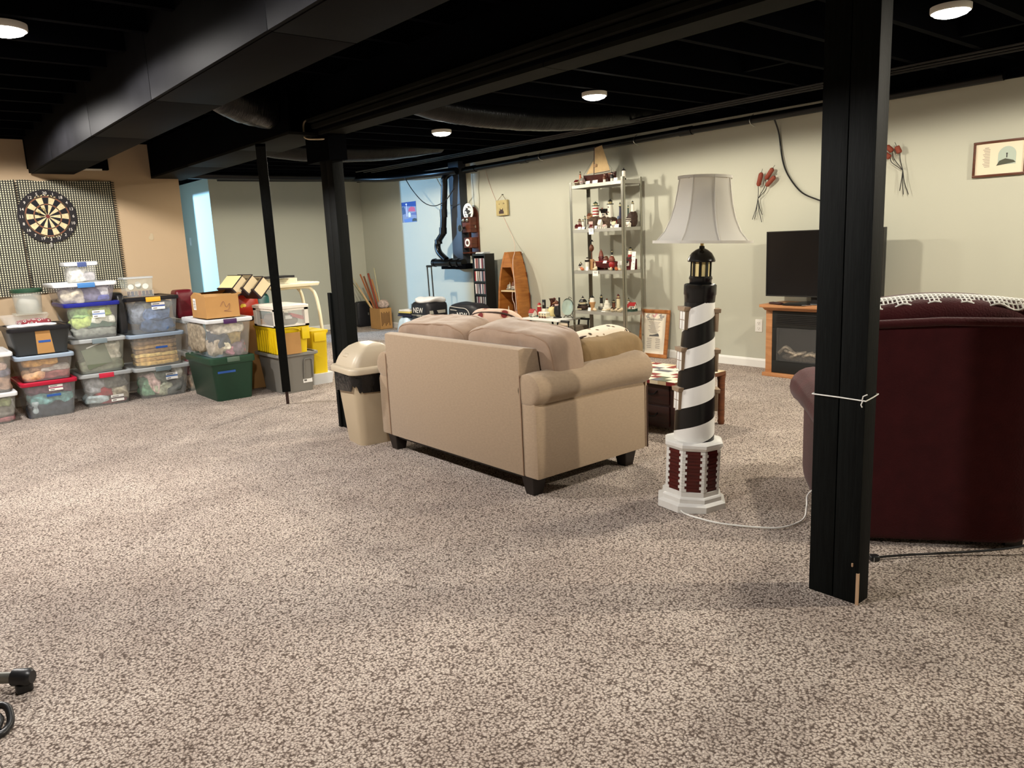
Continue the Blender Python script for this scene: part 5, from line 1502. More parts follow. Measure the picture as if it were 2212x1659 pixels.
# ------------------------------------------------------------------ far corner: carton with sticks, black case
M_KRAFT = mat('brown cardboard', col(176, 132, 78), .8, noise_=(8, .05))
t = thing('cardboard_box', 'open brown carton of sticks and rods in the far corner', 'box', (5.80, 10.12, 0))
w, d, h = .20, .30, .315
obj('walls', G().box(0, .004, 0, d, 0, h).box(w - .004, w, 0, d, 0, h).box(.004, w - .004, 0, .004, 0, h).box(.004, w - .004, d - .004, d, 0, h).box(0, w, 0, d, 0, .004), M_KRAFT, t)
for k in range(7):
    obj('printed_line', G().box(.02 + k * .022, .032 + k * .022, -.0008, 0, .05 + .02 * (k % 3), .26 - .015 * (k % 2)), mat('carton ink', col(88, 60, 34), .8), t)
random.seed(9)
gs = 'sticks in the far corner carton'
tips = [(5.74, 10.52, .83, .012, 'orange brown'), (5.76, 10.45, .80, .014, 'brown'), (5.82, 10.42, .84, .016, 'red brown'), (5.70, 10.6, .70, .007, 'tan'), (5.86, 10.3, .92, .004, 'thin pale'), (5.62, 10.75, .96, .004, 'thin straw'), (5.66, 10.64, .72, .005, 'thin olive'), (5.72, 10.55, .62, .01, 'light wood'), (5.84, 10.36, .75, .012, 'honey')]
for i, (x, y, z, r_, nm) in enumerate(tips):
    c = [(160, 92, 50), (112, 66, 36), (140, 62, 40), (190, 160, 110), (200, 190, 140), (190, 176, 120), (120, 110, 60), (206, 170, 124), (176, 120, 70)][i]
    solo('stick', G().tube([(5.88 + .008 * i, 10.22 + .012 * (i % 4), .012 + r_), (x, y, z)], r_, 7), pm('stick %s' % nm, *c, .6), '%s stick leaning out of the far corner carton' % nm, 'stick', group=gs, smooth=50)
solo('yarn_ball', G().puff((0, 0, .07), (.15, .17, .14), 2.2, 10, crumple(.012, 18)), pm('pink grey yarn', 186, 164, 152, .8, noise_=(30, .4)), 'pinkish ball of dried flowers on top of the far corner carton', 'ornament', (5.93, 10.22, .30), 0, smooth=60)
t = thing('black_case', 'black soft suitcase standing against the far wall beside the carton', 'suitcase', (5.90, 10.80, 0))
obj('case_body', G().puff((0, 0, .20), (.27, .12, .40), 8, 8), M_NYL, t, smooth=60)
obj('case_tag', G().box(.04, .06, -.062, -.058, .18, .22), F['grey'], t)
obj('case_zip', G().tube([(-.12, -.06, .05), (-.12, -.06, .36), (.12, -.06, .36), (.12, -.06, .05)], .003, 5), M_BLACKPL, t)
# ------------------------------------------------------------------ storage bins along the tan wall
M_CLEAR = mat('clear bin plastic', (.80, .82, .80), .18, spec=.6, alpha=.20)
M_CLEARG = mat('greenish clear bin plastic', (.62, .66, .58), .2, spec=.6, alpha=.30)
M_SMOKE = mat('smoky clear bin plastic', (.45, .48, .50), .2, spec=.6, alpha=.34)
M_LIDW = mat('white bin lid', (.72, .74, .76), .35)
M_LIDG = mat('grey clear bin lid', (.50, .53, .54), .3, alpha=.75)
LID = {'white': M_LIDW, 'grey': M_LIDG, 'red': pm('red bin lid', 176, 20, 52, .35), 'blue': pm('blue bin lid', 28, 36, 130, .35), 'black': pm('black bin lid', 22, 22, 26, .35), 'green': pm('green tote lid', 34, 66, 48, .4), 'steel': pm('steel blue lid', 150, 166, 184, .35)}
def sticker(parent, x, y, z, w, h, band, m2=None):
    s_ = obj('sticker', G().box(x - w / 2, x + w / 2, y - .0012, y, z - h / 2, z + h / 2), M_CARD, parent)
    obj('sticker_band', G().box(x - w / 2, x + w / 2, y - .0018, y - .0012, z - h * .1, z + h * .12), pm('label %s %s %s' % band, *band, .5), s_)
    obj('sticker_print', G().box(x - w * .4, x + w * .1, y - .0018, y - .0012, z + h * .22, z + h * .34).box(x - w * .4, x - w * .1, y - .0018, y - .0012, z - h * .38, z - h * .25), M_INK, s_)
    return s_
TAPE = pm('blue tape', 40, 84, 160, .6)
def bin_(label, x0, x1, yf, dep, z0, h, body, lid, latch=None, group='storage bins along the tan wall', tape=None, stk=None, name='storage_bin', taper=.05, lid_h=.024):
    """lidded bin: x0..x1 is the lid's width, yf the lid's front"""
    w = x1 - x0
    t = thing(name, label, 'storage bin', ((x0 + x1) / 2, yf + dep / 2, z0), 0, group)
    hb = h - lid_h
    obj('body', G().loft([rr(w - 2 * taper, dep - 2 * taper, .03, 0, 4), rr(w - 2 * taper + .004, dep - 2 * taper + .004, .03, .006, 4), rr(w - .03, dep - .03, .03, hb * .96, 4), rr(w - .012, dep - .012, .03, hb, 4)], cap1=False), body, t, smooth=50)
    if lid:
        l_ = obj('lid', G().loft([rr(w - .006, dep - .006, .03, hb - .008, 4), rr(w, dep, .03, hb, 4), rr(w, dep, .03, h - .006, 4), rr(w - .012, dep - .012, .03, h, 4), rr(w - .05, dep - .05, .03, h, 4), rr(w - .06, dep - .06, .03, h - .008, 4)]), LID[lid], t, smooth=40)
    if latch:
        for sy in (-1, 1):
            obj('latch', G().cbox((0, sy * (dep / 2 + .004), h - .022), (w * .27, .014, .040)), latch, t, bevel=.003)
    if tape:
        tx, tz, tw = tape
        obj('tape_strip', G().box(tx - tw / 2, tx + tw / 2, -dep / 2 + taper * (1 - tz / h) + .002, -dep / 2 + taper * (1 - tz / h) + .006, tz - .009, tz + .009), TAPE, t)
    if stk:
        sx, sz, sw, sh_, band = stk
        sticker(t, sx, -dep / 2 + taper * (1 - sz / h) + .004, sz, sw, sh_, band)
    return t
CN = 0
def fill(x0, x1, yf, z0, z1, items, place):
    """things inside a clear bin, seen through its front: (fx0, fx1, fz0, fz1, rgb, what, exponent)"""
    global CN
    for it in items:
        a, b, c, d, rgb, what = it[:6]
        e = it[6] if len(it) > 6 else 4.5
        CN += 1
        w, h = (b - a) * (x1 - x0) * 1.10, (d - c) * (z1 - z0) * 1.12
        m_ = pm('cloth %d %d %d' % rgb, *rgb, .85, noise_=(30, .42), bump=(24, .7))
        solo('fabric_bundle', G().puff((0, 0, 0), (w, it[7] if len(it) > 7 else .20, h), e, 12, crumple(min(w, h) * .24, 16, CN)), m_, '%s inside the %s' % (what, place), 'fabric', (x0 + (a + b) / 2 * (x1 - x0), yf + (it[7] if len(it) > 7 else .20) / 2 + .004, z0 + (c + d) / 2 * (z1 - z0)), 0, 'fabric in the clear bins', smooth=60)
YB = 7.03
# stack A: cut by the left edge of the picture
bin_('bottom clear bin with blue latch at the left edge of the picture', .33, .755, YB, .56, 0, .248, M_CLEAR, 'white', pm('teal latch', 60, 110, 140, .4), stk=(.02, .12, .11, .07, (150, 40, 50)))
fill(.38, .71, YB + .05, .01, .21, [(0, 1, 0, .22, (150, 92, 96), 'mauve folded cloth'), (0, 1, .2, .62, (120, 116, 110), 'grey bundled cloth'), (0, .6, .6, .98, (190, 170, 140), 'beige cloth'), (.55, 1, .58, .95, (150, 160, 120), 'sage cloth')], 'bottom bin at the left edge')
bin_('upper clear bin with white lid at the left edge of the picture', .34, .765, YB, .56, .25, .31, M_CLEAR, 'white', None, tape=None, stk=(-.05, .17, .1, .06, (210, 150, 150)))
fill(.39, .72, YB + .05, .26, .52, [(0, .55, 0, .4, (200, 180, 110), 'yellow checked cloth'), (.5, 1, 0, .42, (140, 110, 90), 'brown printed cloth'), (0, 1, .4, .62, (96, 92, 108), 'slate cloth'), (.3, .95, .56, .82, (206, 178, 166), 'pink cloth'), (0, .6, .74, .98, (120, 104, 110), 'plum cloth')], 'upper bin at the left edge')
# stack B
place = 'red-lidded bin'
bin_('bottom smoky bin with bright red lid and aqua cloth inside', .775, 1.180, YB, .56, 0, .298, M_SMOKE, 'red', None, tape=(.02, .175, .10), stk=(.04, .235, .10, .045, (150, 60, 90)))
fill(.83, 1.13, YB + .05, .01, .26, [(0, 1, 0, .40, (62, 66, 74), 'charcoal folded cloth', 6), (.05, 1, .36, .72, (140, 196, 196), 'aqua cloth'), (0, .22, .1, .6, (190, 206, 210), 'pale plastic sheet'), (0, 1, .70, .98, (140, 90, 110), 'mauve cloth')], place)
bin_('second clear bin with pale blue lid on top of the red-lidded bin', .765, 1.185, YB, .56, .300, .208, M_CLEAR, 'steel', None)
fill(.82, 1.14, YB + .045, .31, .48, [(.05, .75, .62, .98, (206, 160, 90), 'ochre folded cloth', 6), (.15, .7, .34, .66, (150, 118, 90), 'brown printed cloth'), (.3, 1, .3, .58, (170, 166, 160), 'grey dotted cloth'), (0, .45, 0, .4, (196, 156, 116), 'tan cloth'), (.38, 1, 0, .36, (130, 74, 72), 'dusty red cloth')], 'pale blue lidded bin')
t = bin_('charcoal plastic box with a tan card on its front, third in its stack', .745, 1.195, YB, .54, .512, .22, pm('charcoal plastic', 52, 54, 54, .5), 'black', None)
tl = Matrix.Rotation(R(8.5), 4, 'X')
obj('card_strip', G().prism([(-.035, .0), (.085, .0), (.065, .195), (-.035, .195)], (0, .004), lambda u, v, q: (u, q, v)).mv(tl), M_KRAFT, t, loc=(0, -.228, .004))
obj('tape_strip', G().box(-.02, .065, -.0015, 0, .09, .108).mv(tl), TAPE, t, loc=(0, -.228, .004))
t = thing('dish_with_cloth', 'clear dish with checked cloth and a white towel on the charcoal box', 'dish', (.90, 7.22, .735))
obj('dish', G().loft([rr(.24, .20, .03, 0, 4), rr(.32, .26, .03, .085, 4), rr(.33, .27, .03, .09, 4)], cap1=False), M_CLEAR, t, smooth=50)
obj('white_cloth', G().puff((.03, -.11, .012), (.34, .10, .03), 3, 8, crumple(.012, 12)), pm('white cloth'), t, smooth=60)
obj('print_cloth', G().puff((.05, -.07, .035), (.24, .10, .05), 3, 8, crumple(.012, 14)), print_cloth('maroon print cloth', col(120, 40, 48), col(30, 20, 20), col(226, 216, 206), 40), t, smooth=60)
t = thing('round_tub', 'round clear tub with dark green lid on top of the second stack', 'tub', (.955, 7.32, .832))
obj('stand_tray', G().box(-.11, .11, -.11, .10, -.010, 0), M_CLEARG, t)
obj('tub_body', G().lathe([(.092, 0), (.105, .17)], 28, cap1=False), mat('cloudy clear plastic', (.62, .64, .58), .25, alpha=.42), t, smooth=40)
obj('lid', G().lathe([(.112, .165), (.114, .17), (.114, .19), (.105, .197), (.09, .195)], 28), LID['green'], t, smooth=40)
obj('contents', G().puff((0, 0, .07), (.15, .15, .12), 2.6, 8, crumple(.02, 14)), pm('grey white clutter', 170, 168, 158, .6), t, smooth=50)
# stack C
bin_('bottom clear bin with red latch, third stack', 1.205, 1.625, 7.14, .56, 0, .290, M_CLEAR, 'grey', pm('red latch', 190, 30, 60, .4), stk=(.07, .055, .10, .055, (60, 30, 40)))
fill(1.26, 1.58, 7.19, .01, .255, [(.05, .5, .4, .95, (150, 152, 156), 'grey striped cloth'), (.45, 1, .5, .98, (120, 122, 118), 'smoke grey cloth'), (.15, .65, .28, .58, (140, 30, 40), 'crimson cloth'), (.55, 1, .1, .55, (176, 168, 146), 'oatmeal cloth'), (0, .5, .05, .34, (170, 186, 190), 'pale blue cloth'), (.3, .95, 0, .14, (110, 24, 34), 'dark red cloth')], 'red-latched bin')
bin_('greenish clear bin holding a green folder, third stack', 1.19, 1.61, 7.14, .56, .292, .292, M_CLEARG, 'grey', pm('slate latch', 110, 124, 130, .4))
fill(1.25, 1.56, 7.19, .31, .54, [(.02, 1, .0, .35, (110, 112, 90), 'olive grey cloth', 6), (.6, 1, .35, .9, (206, 200, 184), 'cream papers', 6)], 'greenish bin')
solo('green_folder', G().cbox((0, 0, 0), (.19, .012, .17), Matrix.Rotation(R(-14), 4, 'Y')), pm('green folder', 96, 104, 84, .6), 'green folder tilted inside the greenish bin', 'folder', (1.37, 7.185, .43), 0)
solo('white_tube', G().tube([(1.30, 7.18, .505), (1.42, 7.18, .545)], .006, 8), M_CARD, 'white tube lying across the green folder inside the greenish bin', 'tube', smooth=50)
bin_('clear bin with deep blue lid full of lime green fabric, third stack', 1.175, 1.60, 7.14, .56, .586, .30, M_CLEAR, 'blue', None, stk=(.04, .20, .095, .06, (120, 140, 180)))
fill(1.24, 1.55, 7.19, .60, .85, [(0, .45, .62, .98, (150, 190, 120), 'mint green roll'), (0, .5, .3, .66, (176, 196, 110), 'lime dotted roll'), (.4, .95, .6, .98, (160, 180, 90), 'lime cloth'), (.3, 1, .26, .5, (52, 82, 66), 'dark green cloth', 5), (.35, 1, .4, .66, (214, 216, 204), 'white eyelet cloth'), (0, 1, 0, .28, (120, 124, 116), 'grey lace cloth')], 'blue-lidded bin')
for k in range(12):
    a = k / 12
obj_parent = None
bin_('low violet clear bin with white lid and blue latch, third stack', 1.12, 1.60, 7.14, .50, .888, .165, mat('violet clear plastic', (.55, .54, .66), .2, spec=.6, alpha=.30), 'white', pm('sky latch', 60, 116, 176, .4))
fill(1.18, 1.54, 7.185, .895, 1.02, [(0, .45, .0, .8, (214, 206, 176), 'ivory cloth'), (.4, .8, .1, .9, (120, 118, 140), 'violet grey cloth'), (.74, 1, .3, .98, (226, 226, 224), 'white cord coil'), (.7, 1, .0, .4, (80, 90, 160), 'blue cloth')], 'violet bin')
bin_('small clear box with blue clip at the very top of the third stack', 1.25, 1.505, 7.28, .25, 1.056, .165, M_CLEAR, 'white', pm('navy clip', 60, 76, 124, .4), taper=.02)
fill(1.29, 1.47, 7.31, 1.06, 1.19, [(0, .6, 0, .8, (190, 188, 180), 'pale sewing oddments'), (.5, 1, 0, .55, (150, 146, 150), 'grey sewing oddments')], 'small top box')
# stack D
bin_('bottom clear bin with slate latch, fourth stack', 1.64, 2.115, 7.16, .56, 0, .280, M_CLEAR, 'grey', pm('slate latch'), stk=(.07, .18, .10, .06, (70, 110, 170)))
fill(1.70, 2.06, 7.21, .01, .245, [(0, .25, .05, .7, (110, 150, 120), 'jade cloth'), (.1, .45, .15, .8, (214, 186, 180), 'blush cloth'), (.3, .7, .0, .45, (180, 184, 160), 'pale green cloth'), (.6, 1, .0, .6, (92, 96, 92), 'dark grey cloth'), (.3, .7, .5, .95, (130, 140, 130), 'moss grey cloth'), (.78, .98, .5, .98, (220, 216, 204), 'white roll', 5)], 'slate-latched bin')
bin_('clear bin of folded tan fabrics with pale lid, fourth stack', 1.63, 2.10, 7.16, .56, .282, .292, M_CLEAR, 'steel', None, tape=(.03, .165, .10))
it = []
for k, c in enumerate(((206, 170, 96), (196, 158, 92), (220, 190, 120), (150, 118, 74), (176, 142, 90), (160, 130, 96), (130, 108, 84))):
    it.append((.03, .97, k * .14, k * .14 + .15, c, '%s tan folded fabric' % ('lowest', 'second', 'third', 'fourth', 'fifth', 'sixth', 'topmost')[k], 5))
fill(1.69, 2.04, 7.21, .29, .545, it, 'tan fabric bin')
t = bin_('clear tub of blue denim with black lid and yellow latch, fourth stack', 1.645, 2.09, 7.16, .56, .576, .318, M_SMOKE, 'black', pm('yellow latch', 222, 160, 40, .4), stk=(.04, .235, .11, .06, (40, 70, 140)))
fill(1.70, 2.03, 7.21, .59, .86, [(.2, .95, .35, .75, (110, 136, 178), 'light denim cloth', 5), (.25, 1, .0, .38, (80, 104, 140), 'blue speckled denim', 4), (.0, .35, .3, .8, (150, 160, 176), 'pale denim cloth'), (.2, 1, .72, .95, (150, 152, 142), 'grey green cloth')], 'denim tub')
t = thing('spool_box', 'flat clear box of thread spools on the denim tub', 'box', (1.80, 7.36, .896))
obj('box_body', G().box(-.11, .11, -.09, .09, 0, .055), M_CLEAR, t)
cols = ((60, 30, 34), (34, 40, 70), (90, 84, 80), (110, 60, 40), (46, 46, 60), (70, 36, 46), (30, 34, 40))
for k in range(7):
    obj('thread_spool', G().lathe([(.012, .004), (.012, .05)], 10, (-.09 + k * .03, -.075, 0)), pm('thread %d' % k, *cols[k], .6), t, smooth=40)
t = thing('clear_box', 'clear box of white rolls at the top of the fourth stack', 'box', (1.80, 7.37, .953))
obj('box_body', G().loft([rr(.22, .17, .01, 0, 2), rr(.235, .185, .01, .10, 2)], cap1=False), M_CLEARG, t)
obj('lid', G().loft([rr(.245, .195, .012, .10, 2), rr(.245, .195, .012, .115, 2)]), M_LIDG, t)
for k in range(3):
    obj('roll', G().tube([(-.06 + .06 * k, -.05, .03 + .02 * (k % 2)), (-.03 + .06 * k, .05, .03)], .024, 12), M_CARD, t, smooth=40)
solo('dark_tub_side', G().puff((0, 0, .18), (.07, .30, .36), 6, 8), mat('black plastic'), 'narrow dark block standing in for the shaded side of the denim tub beside the blue-lidded bin', 'bag', (1.622, 7.36, .586), 0, smooth=60)  # dark block added where the denim tub's side lies in shadow
# behind: red case, bagged clutter
solo('red_case', G().puff((0, 0, .14), (.16, .18, .26), 8, 8), pm('maroon case', 92, 14, 26, .4), 'maroon case behind the brown carton', 'case', (2.17, 7.35, .66), 0, smooth=60)
bin_('clear bin hidden behind the stacks in the gap next to the green tote', 2.115, 2.30, 7.22, .5, .36, .30, M_SMOKE, 'grey', None, taper=.02)
t = bin_('narrow clear bin of jars in the gap next to the green tote', 2.115, 2.22, 7.25, .4, 0, .35, M_CLEARG, 'white', None, taper=.01)
fill(2.12, 2.215, 7.27, .01, .31, [(.0, 1, .45, .95, (150, 90, 96), 'pink jar bundle', 3, .12), (.0, 1, .0, .45, (170, 150, 130), 'cream jar bundle', 3, .12)], 'narrow bin')
# stack F
M_GTOTE = pm('green tote plastic', 30, 62, 46, .42)
t = bin_('big dark green tote with blue tape at the foot of its stack', 2.065, 2.452, 6.46, .68, 0, .375, M_GTOTE, 'green', pm('grey green latch', 84, 104, 90, .4), tape=(-.06, .25, .15), name='storage_tote', taper=.045, lid_h=.05)
obj('rib', G().box(-.16, .16, -.307, -.301, .245, .25), M_GTOTE, t)
bin_('large clear bin with purple latch stacked on the green tote', 2.06, 2.46, 6.44, .66, .378, .322, M_CLEAR, 'white', pm('purple latch', 66, 30, 82, .4))
fill(2.12, 2.40, 6.50, .39, .66, [(.1, 1, .66, .98, (210, 204, 192), 'cream fleece', 4), (.05, .55, .25, .7, (70, 76, 86), 'slate cloth'), (.0, .3, .0, .5, (176, 164, 146), 'beige netting'), (.2, .5, .12, .5, (226, 214, 190), 'floral ivory pouch', 5), (.5, .9, .35, .7, (150, 130, 84), 'gold printed cloth'), (.5, 1, .0, .4, (120, 104, 116), 'plum printed cloth'), (.75, 1, .0, .35, (176, 90, 100), 'rose cloth'), (.4, .7, .0, .25, (190, 130, 150), 'pink ribbon bundle')], 'purple-latched bin')
fill(2.07, 2.12, 6.62, .42, .66, [(.0, 1, .0, .95, (150, 138, 118), 'tan netting', 4, .4)], 'side of the purple-latched bin')
t = thing('carton', 'brown cardboard carton with open flaps on the purple-latched bin', 'box', (2.10, 6.52, .701))
w, d, h = .28, .36, .185
obj('walls', G().box(0, .005, 0, d, 0, h).box(w - .005, w, 0, d, 0, h).box(.005, w - .005, 0, .005, 0, h).box(.005, w - .005, d - .005, d, 0, h).box(0, w, 0, d, 0, .004), M_KRAFT, t)
def flap(a, b, c, e):
    obj('flap', G().add([a, b, c, e], [(0, 1, 2, 3)]).add([Vector(p) + Vector((0, 0, -.004)) for p in (a, b, c, e)], [(3, 2, 1, 0)]), M_KRAFT, t)
flap((0, 0, h), (w, 0, h), (w - .02, .13, h + .012), (.02, .13, h + .02))
flap((0, 0, h), (.01, .12, h + .03), (.0, d - .1, h + .035), (0, d, h))
flap((0, d, h), (.03, d - .15, h + .03), (w - .03, d - .15, h + .04), (w, d, h))
flap((w, 0, h), (w, d, h), (w + .05, d - .03, h + .02), (w + .05, .04, h + .015))
obj('shipping_label', G().box(-.001, 0, .24, .31, .07, .165), M_CARD, t)
for k in range(5):
    obj('label_line', G().box(-.0015, -.001, .25, .30 - .01 * (k % 2), .085 + k * .014, .09 + k * .014), M_INK, t)
obj('scribble', G().tube(bez([(.12, -.001, .10), (.15, -.001, .14), (.17, -.001, .09), (.20, -.001, .12), (.19, -.001, .07), (.15, -.001, .06), (.21, -.001, .05)], 6), .0016, 4), mat('red brown ink', (.22, .10, .07), .8), t)
# stack G
M_GREY = pm('grey tote plastic', 128, 126, 120, .45)
t = bin_('grey tote with paper label under the leaning prop', 2.585, 2.955, 6.31, .50, 0, .352, M_GREY, None, None, name='storage_tote', taper=.045)
obj('rim', G().loft([rr(.365, .495, .03, .322, 4), rr(.392, .522, .035, .33, 4), rr(.392, .522, .035, .352, 4), rr(.35, .48, .03, .352, 4)], cap0=False, cap1=False), M_GREY, t, smooth=40)
obj('floor_liner', G().box(-.15, .15, -.22, .22, .335, .348), M_GREY, t)
obj('moulded_arch', G().tube(bez([(.05, -.228, .12), (.055, -.243, .27), (.075, -.245, .29), (.11, -.245, .29), (.13, -.243, .27), (.135, -.228, .12)], 6), .006, 6), M_GREY, t, smooth=60)
s_ = sticker(t, .085, -.222, .115, .085, .11, (190, 60, 90))
s_.rotation_euler = (R(-4), 0, 0)
YEL = pm('yellow tote plastic', 226, 196, 22, .4)
t = thing('yellow_tote', 'bright yellow ribbed tote on the grey tote', 'storage bin', (2.735, 6.54, .353), 0, 'storage bins along the tan wall')
obj('body', G().loft([rr(.26, .46, .02, 0, 3), rr(.28, .50, .02, .20, 3), rr(.30, .54, .02, .225, 3), rr(.30, .54, .02, .235, 3)]), YEL, t, smooth=40)
for k in range(9):
    obj('rib', G().box(-.147, -.134, -.22 + k * .052, -.205 + k * .052, .01, .2), YEL, t)
obj('cardboard_front', G().box(-.10, .06, -.262, -.256, .0, .185), M_KRAFT, t)
obj('lip', G().tube(bez([(-.14, -.268, .225), (-.05, -.272, .232), (.03, -.27, .22), (.06, -.268, .20)], 5), .009, 6), YEL, t, smooth=60)
obj('handle_tab', G().box(.075, .145, -.272, -.25, .12, .225), YEL, t, bevel=.005)
t = thing('yellow_tote', 'second yellow tote standing behind the grey tote, mostly hidden', 'storage bin', (3.10, 6.72, .10), 0, 'storage bins along the tan wall')
obj('body', G().loft([rr(.14, .3, .02, 0, 3), rr(.16, .34, .02, .36, 3), rr(.18, .37, .02, .38, 3), rr(.18, .37, .02, .40, 3)]), YEL, t, smooth=40)
obj('handle_tab', G().box(-.06, .06, -.19, -.17, .30, .385), YEL, t, bevel=.005)
solo('white_crate', G().loft([rr(.2, .34, .02, 0, 3), rr(.22, .38, .02, .10, 3)]), M_LIDW, 'low white crate under the second yellow tote', 'crate', (3.10, 6.72, 0), 0, smooth=40)
t = thing('window_box', 'white plastic box with clear windows on the yellow tote', 'storage bin', (2.73, 6.50, .589), 0, 'storage bins along the tan wall')
WB = pm('white box plastic', 226, 220, 208, .4)
w, d, h = .30, .48, .19
obj('lid', G().loft([rr(w + .02, d + .02, .02, h - .03, 3), rr(w + .02, d + .02, .02, h - .008, 3), rr(w - .03, d - .03, .02, h, 3)]), WB, t, smooth=40)
obj('corner_post', G().box(-w / 2, -w / 2 + .035, -d / 2, -d / 2 + .05, 0, h - .03).box(w / 2 - .035, w / 2, -d / 2, -d / 2 + .05, 0, h - .03).box(-w / 2, -w / 2 + .035, d / 2 - .06, d / 2, 0, h - .03).box(w / 2 - .035, w / 2, d / 2 - .05, d / 2, 0, h - .03), WB, t)
obj('sill', G().box(-w / 2, w / 2, -d / 2, -d / 2 + .012, 0, .018).box(-w / 2, w / 2, -d / 2, -d / 2 + .012, h - .05, h - .03).box(-w / 2, -w / 2 + .012, -d / 2, d / 2, 0, .018).box(-w / 2, -w / 2 + .012, -d / 2, d / 2, h - .05, h - .03).box(-w / 2, w / 2, -d / 2, d / 2, 0, .006), WB, t)
obj('pane', G().box(-w / 2 + .035, w / 2 - .035, -d / 2 + .004, -d / 2 + .007, .018, h - .05).box(-w / 2 + .004, -w / 2 + .007, -d / 2 + .05, d / 2 - .06, .018, h - .05), M_CLEAR, t)
obj('contents', G().puff((-.02, -.02, .06), (.22, .38, .10), 3, 8, crumple(.02, 12)), pm('dull brown clutter', 120, 108, 92, .8), t, smooth=60)
obj('red_item', G().cbox((.06, -.19, .085), (.13, .05, .03), Matrix.Rotation(R(18), 4, 'Y')), pm('red box', 176, 40, 46, .5), t)
obj('white_item', G().box(-.05, .01, -.215, -.21, .07, .10), M_CARD, t)
# three book stands on the red bag, desk
t0 = thing('snack_bag', 'red and yellow foil snack bag behind the brown carton', 'bag', (2.56, 6.95, .62), R(-8))
obj('bag_body', G().puff((0, 0, .13), (.30, .14, .28), 3, 10, crumple(.012, 9)), pm('red foil', 190, 50, 28, .3, noise_=(9, .25)), t0, smooth=60)
obj('yellow_print', G().puff((.0, -.062, .13), (.085, .02, .08), 2.2, 6), pm('yellow foil', 226, 190, 40, .3), t0, smooth=60)
obj('black_print', G().puff((-.02, -.055, .03), (.22, .03, .06), 3, 6, crumple(.006, 20)), M_BLACKPL, t0, smooth=60)
solo('snack_bag', G().puff((0, 0, .12), (.16, .12, .24), 3, 8, crumple(.012, 9)), pm('teal foil', 36, 92, 92, .3), 'teal foil bag beside the red snack bag', 'bag', (2.76, 7.0, .62), 0, smooth=60)
solo('support_box', G().box(-.24, .2, -.16, .16, 0, .62), M_KRAFT, 'tall carton under the snack bags behind the totes', 'box', (2.66, 7.03, 0))
M_BOOKC = pm('dark book cover', 34, 20, 26, .5)
M_PAGE = pm('cream pages', 214, 196, 160, .7)
for i, (x, dx_, lb) in enumerate(((2.385, 0, 'leftmost of three thick dark books tilted on the snack bag'), (2.475, 0, 'middle of three thick dark books tilted on the snack bag'), (2.575, 0, 'rightmost and largest of three thick dark books tilted on the snack bag'))):
    s_ = 1.0 if i < 2 else 1.25
    t = thing('thick_book', lb, 'book', (x, 6.74, .905 if i < 2 else .875), rot=(R(0), R(46), R(12)), group='tilted books')
    pg = obj('page_block', G().box(-.040 * s_, .040 * s_, -.10, .12, .006, .148 * (1.0 if i < 2 else 1.03)), M_PAGE, t)
    obj('board_face', G().box(-.044 * s_, -.040 * s_, -.102, .124, 0, .152), pm('pale yellow board', 232, 222, 160, .6) if i == 0 else pm('olive board', 126, 112, 84, .6), t)
    obj('cover', G().box(.040 * s_, .047 * s_, -.104, .124, 0, .155).box(-.048 * s_, .047 * s_, -.104, .124, -.010, .004).box(-.0455 * s_, -.037 * s_, -.105, -.100, 0, .155).box(-.0455 * s_, -.038 * s_, -.105, .124, .148, .155), M_BOOKC, t)
solo('black_folder', G().box(-.14, .14, -.1, .1, 0, .02), M_BLACKPL, 'black folder lying behind the tilted books', 'folder', (2.93, 7.0, .985), R(5))
t = thing('school_desk', 'cream school desk with bent tube legs behind the white window box', 'desk', (3.06, 7.12, 0), R(0))
M_CREAM = pm('cream laminate', 232, 224, 196, .4)
obj('desk_top', G().loft([rr(.52, .42, .03, .895, 4), rr(.54, .44, .03, .915, 4), rr(.54, .44, .03, .925, 4), rr(.52, .42, .03, .93, 4)]), M_CREAM, t, smooth=40)
obj('upper_board', G().loft([rr(.34, .26, .02, .93, 3, -.08, .02), rr(.34, .26, .02, .975, 3, -.08, .02)]), M_CREAM, t)
for sy in (-1, 1):
    obj('leg', G().tube(bez([(-.2, sy * .15, .885), (.12, sy * .15, .885), (.20, sy * .15, .86), (.245, sy * .16, .76), (.265, sy * .17, .5), (.27, sy * .18, .0)], 6), .016, 10), M_CREAM, t, smooth=60)
    obj('leg', G().tube([(-.02 - .12, sy * .15, .885), (-.16, sy * .18, 0)], .014, 10), M_CREAM, t, smooth=60)
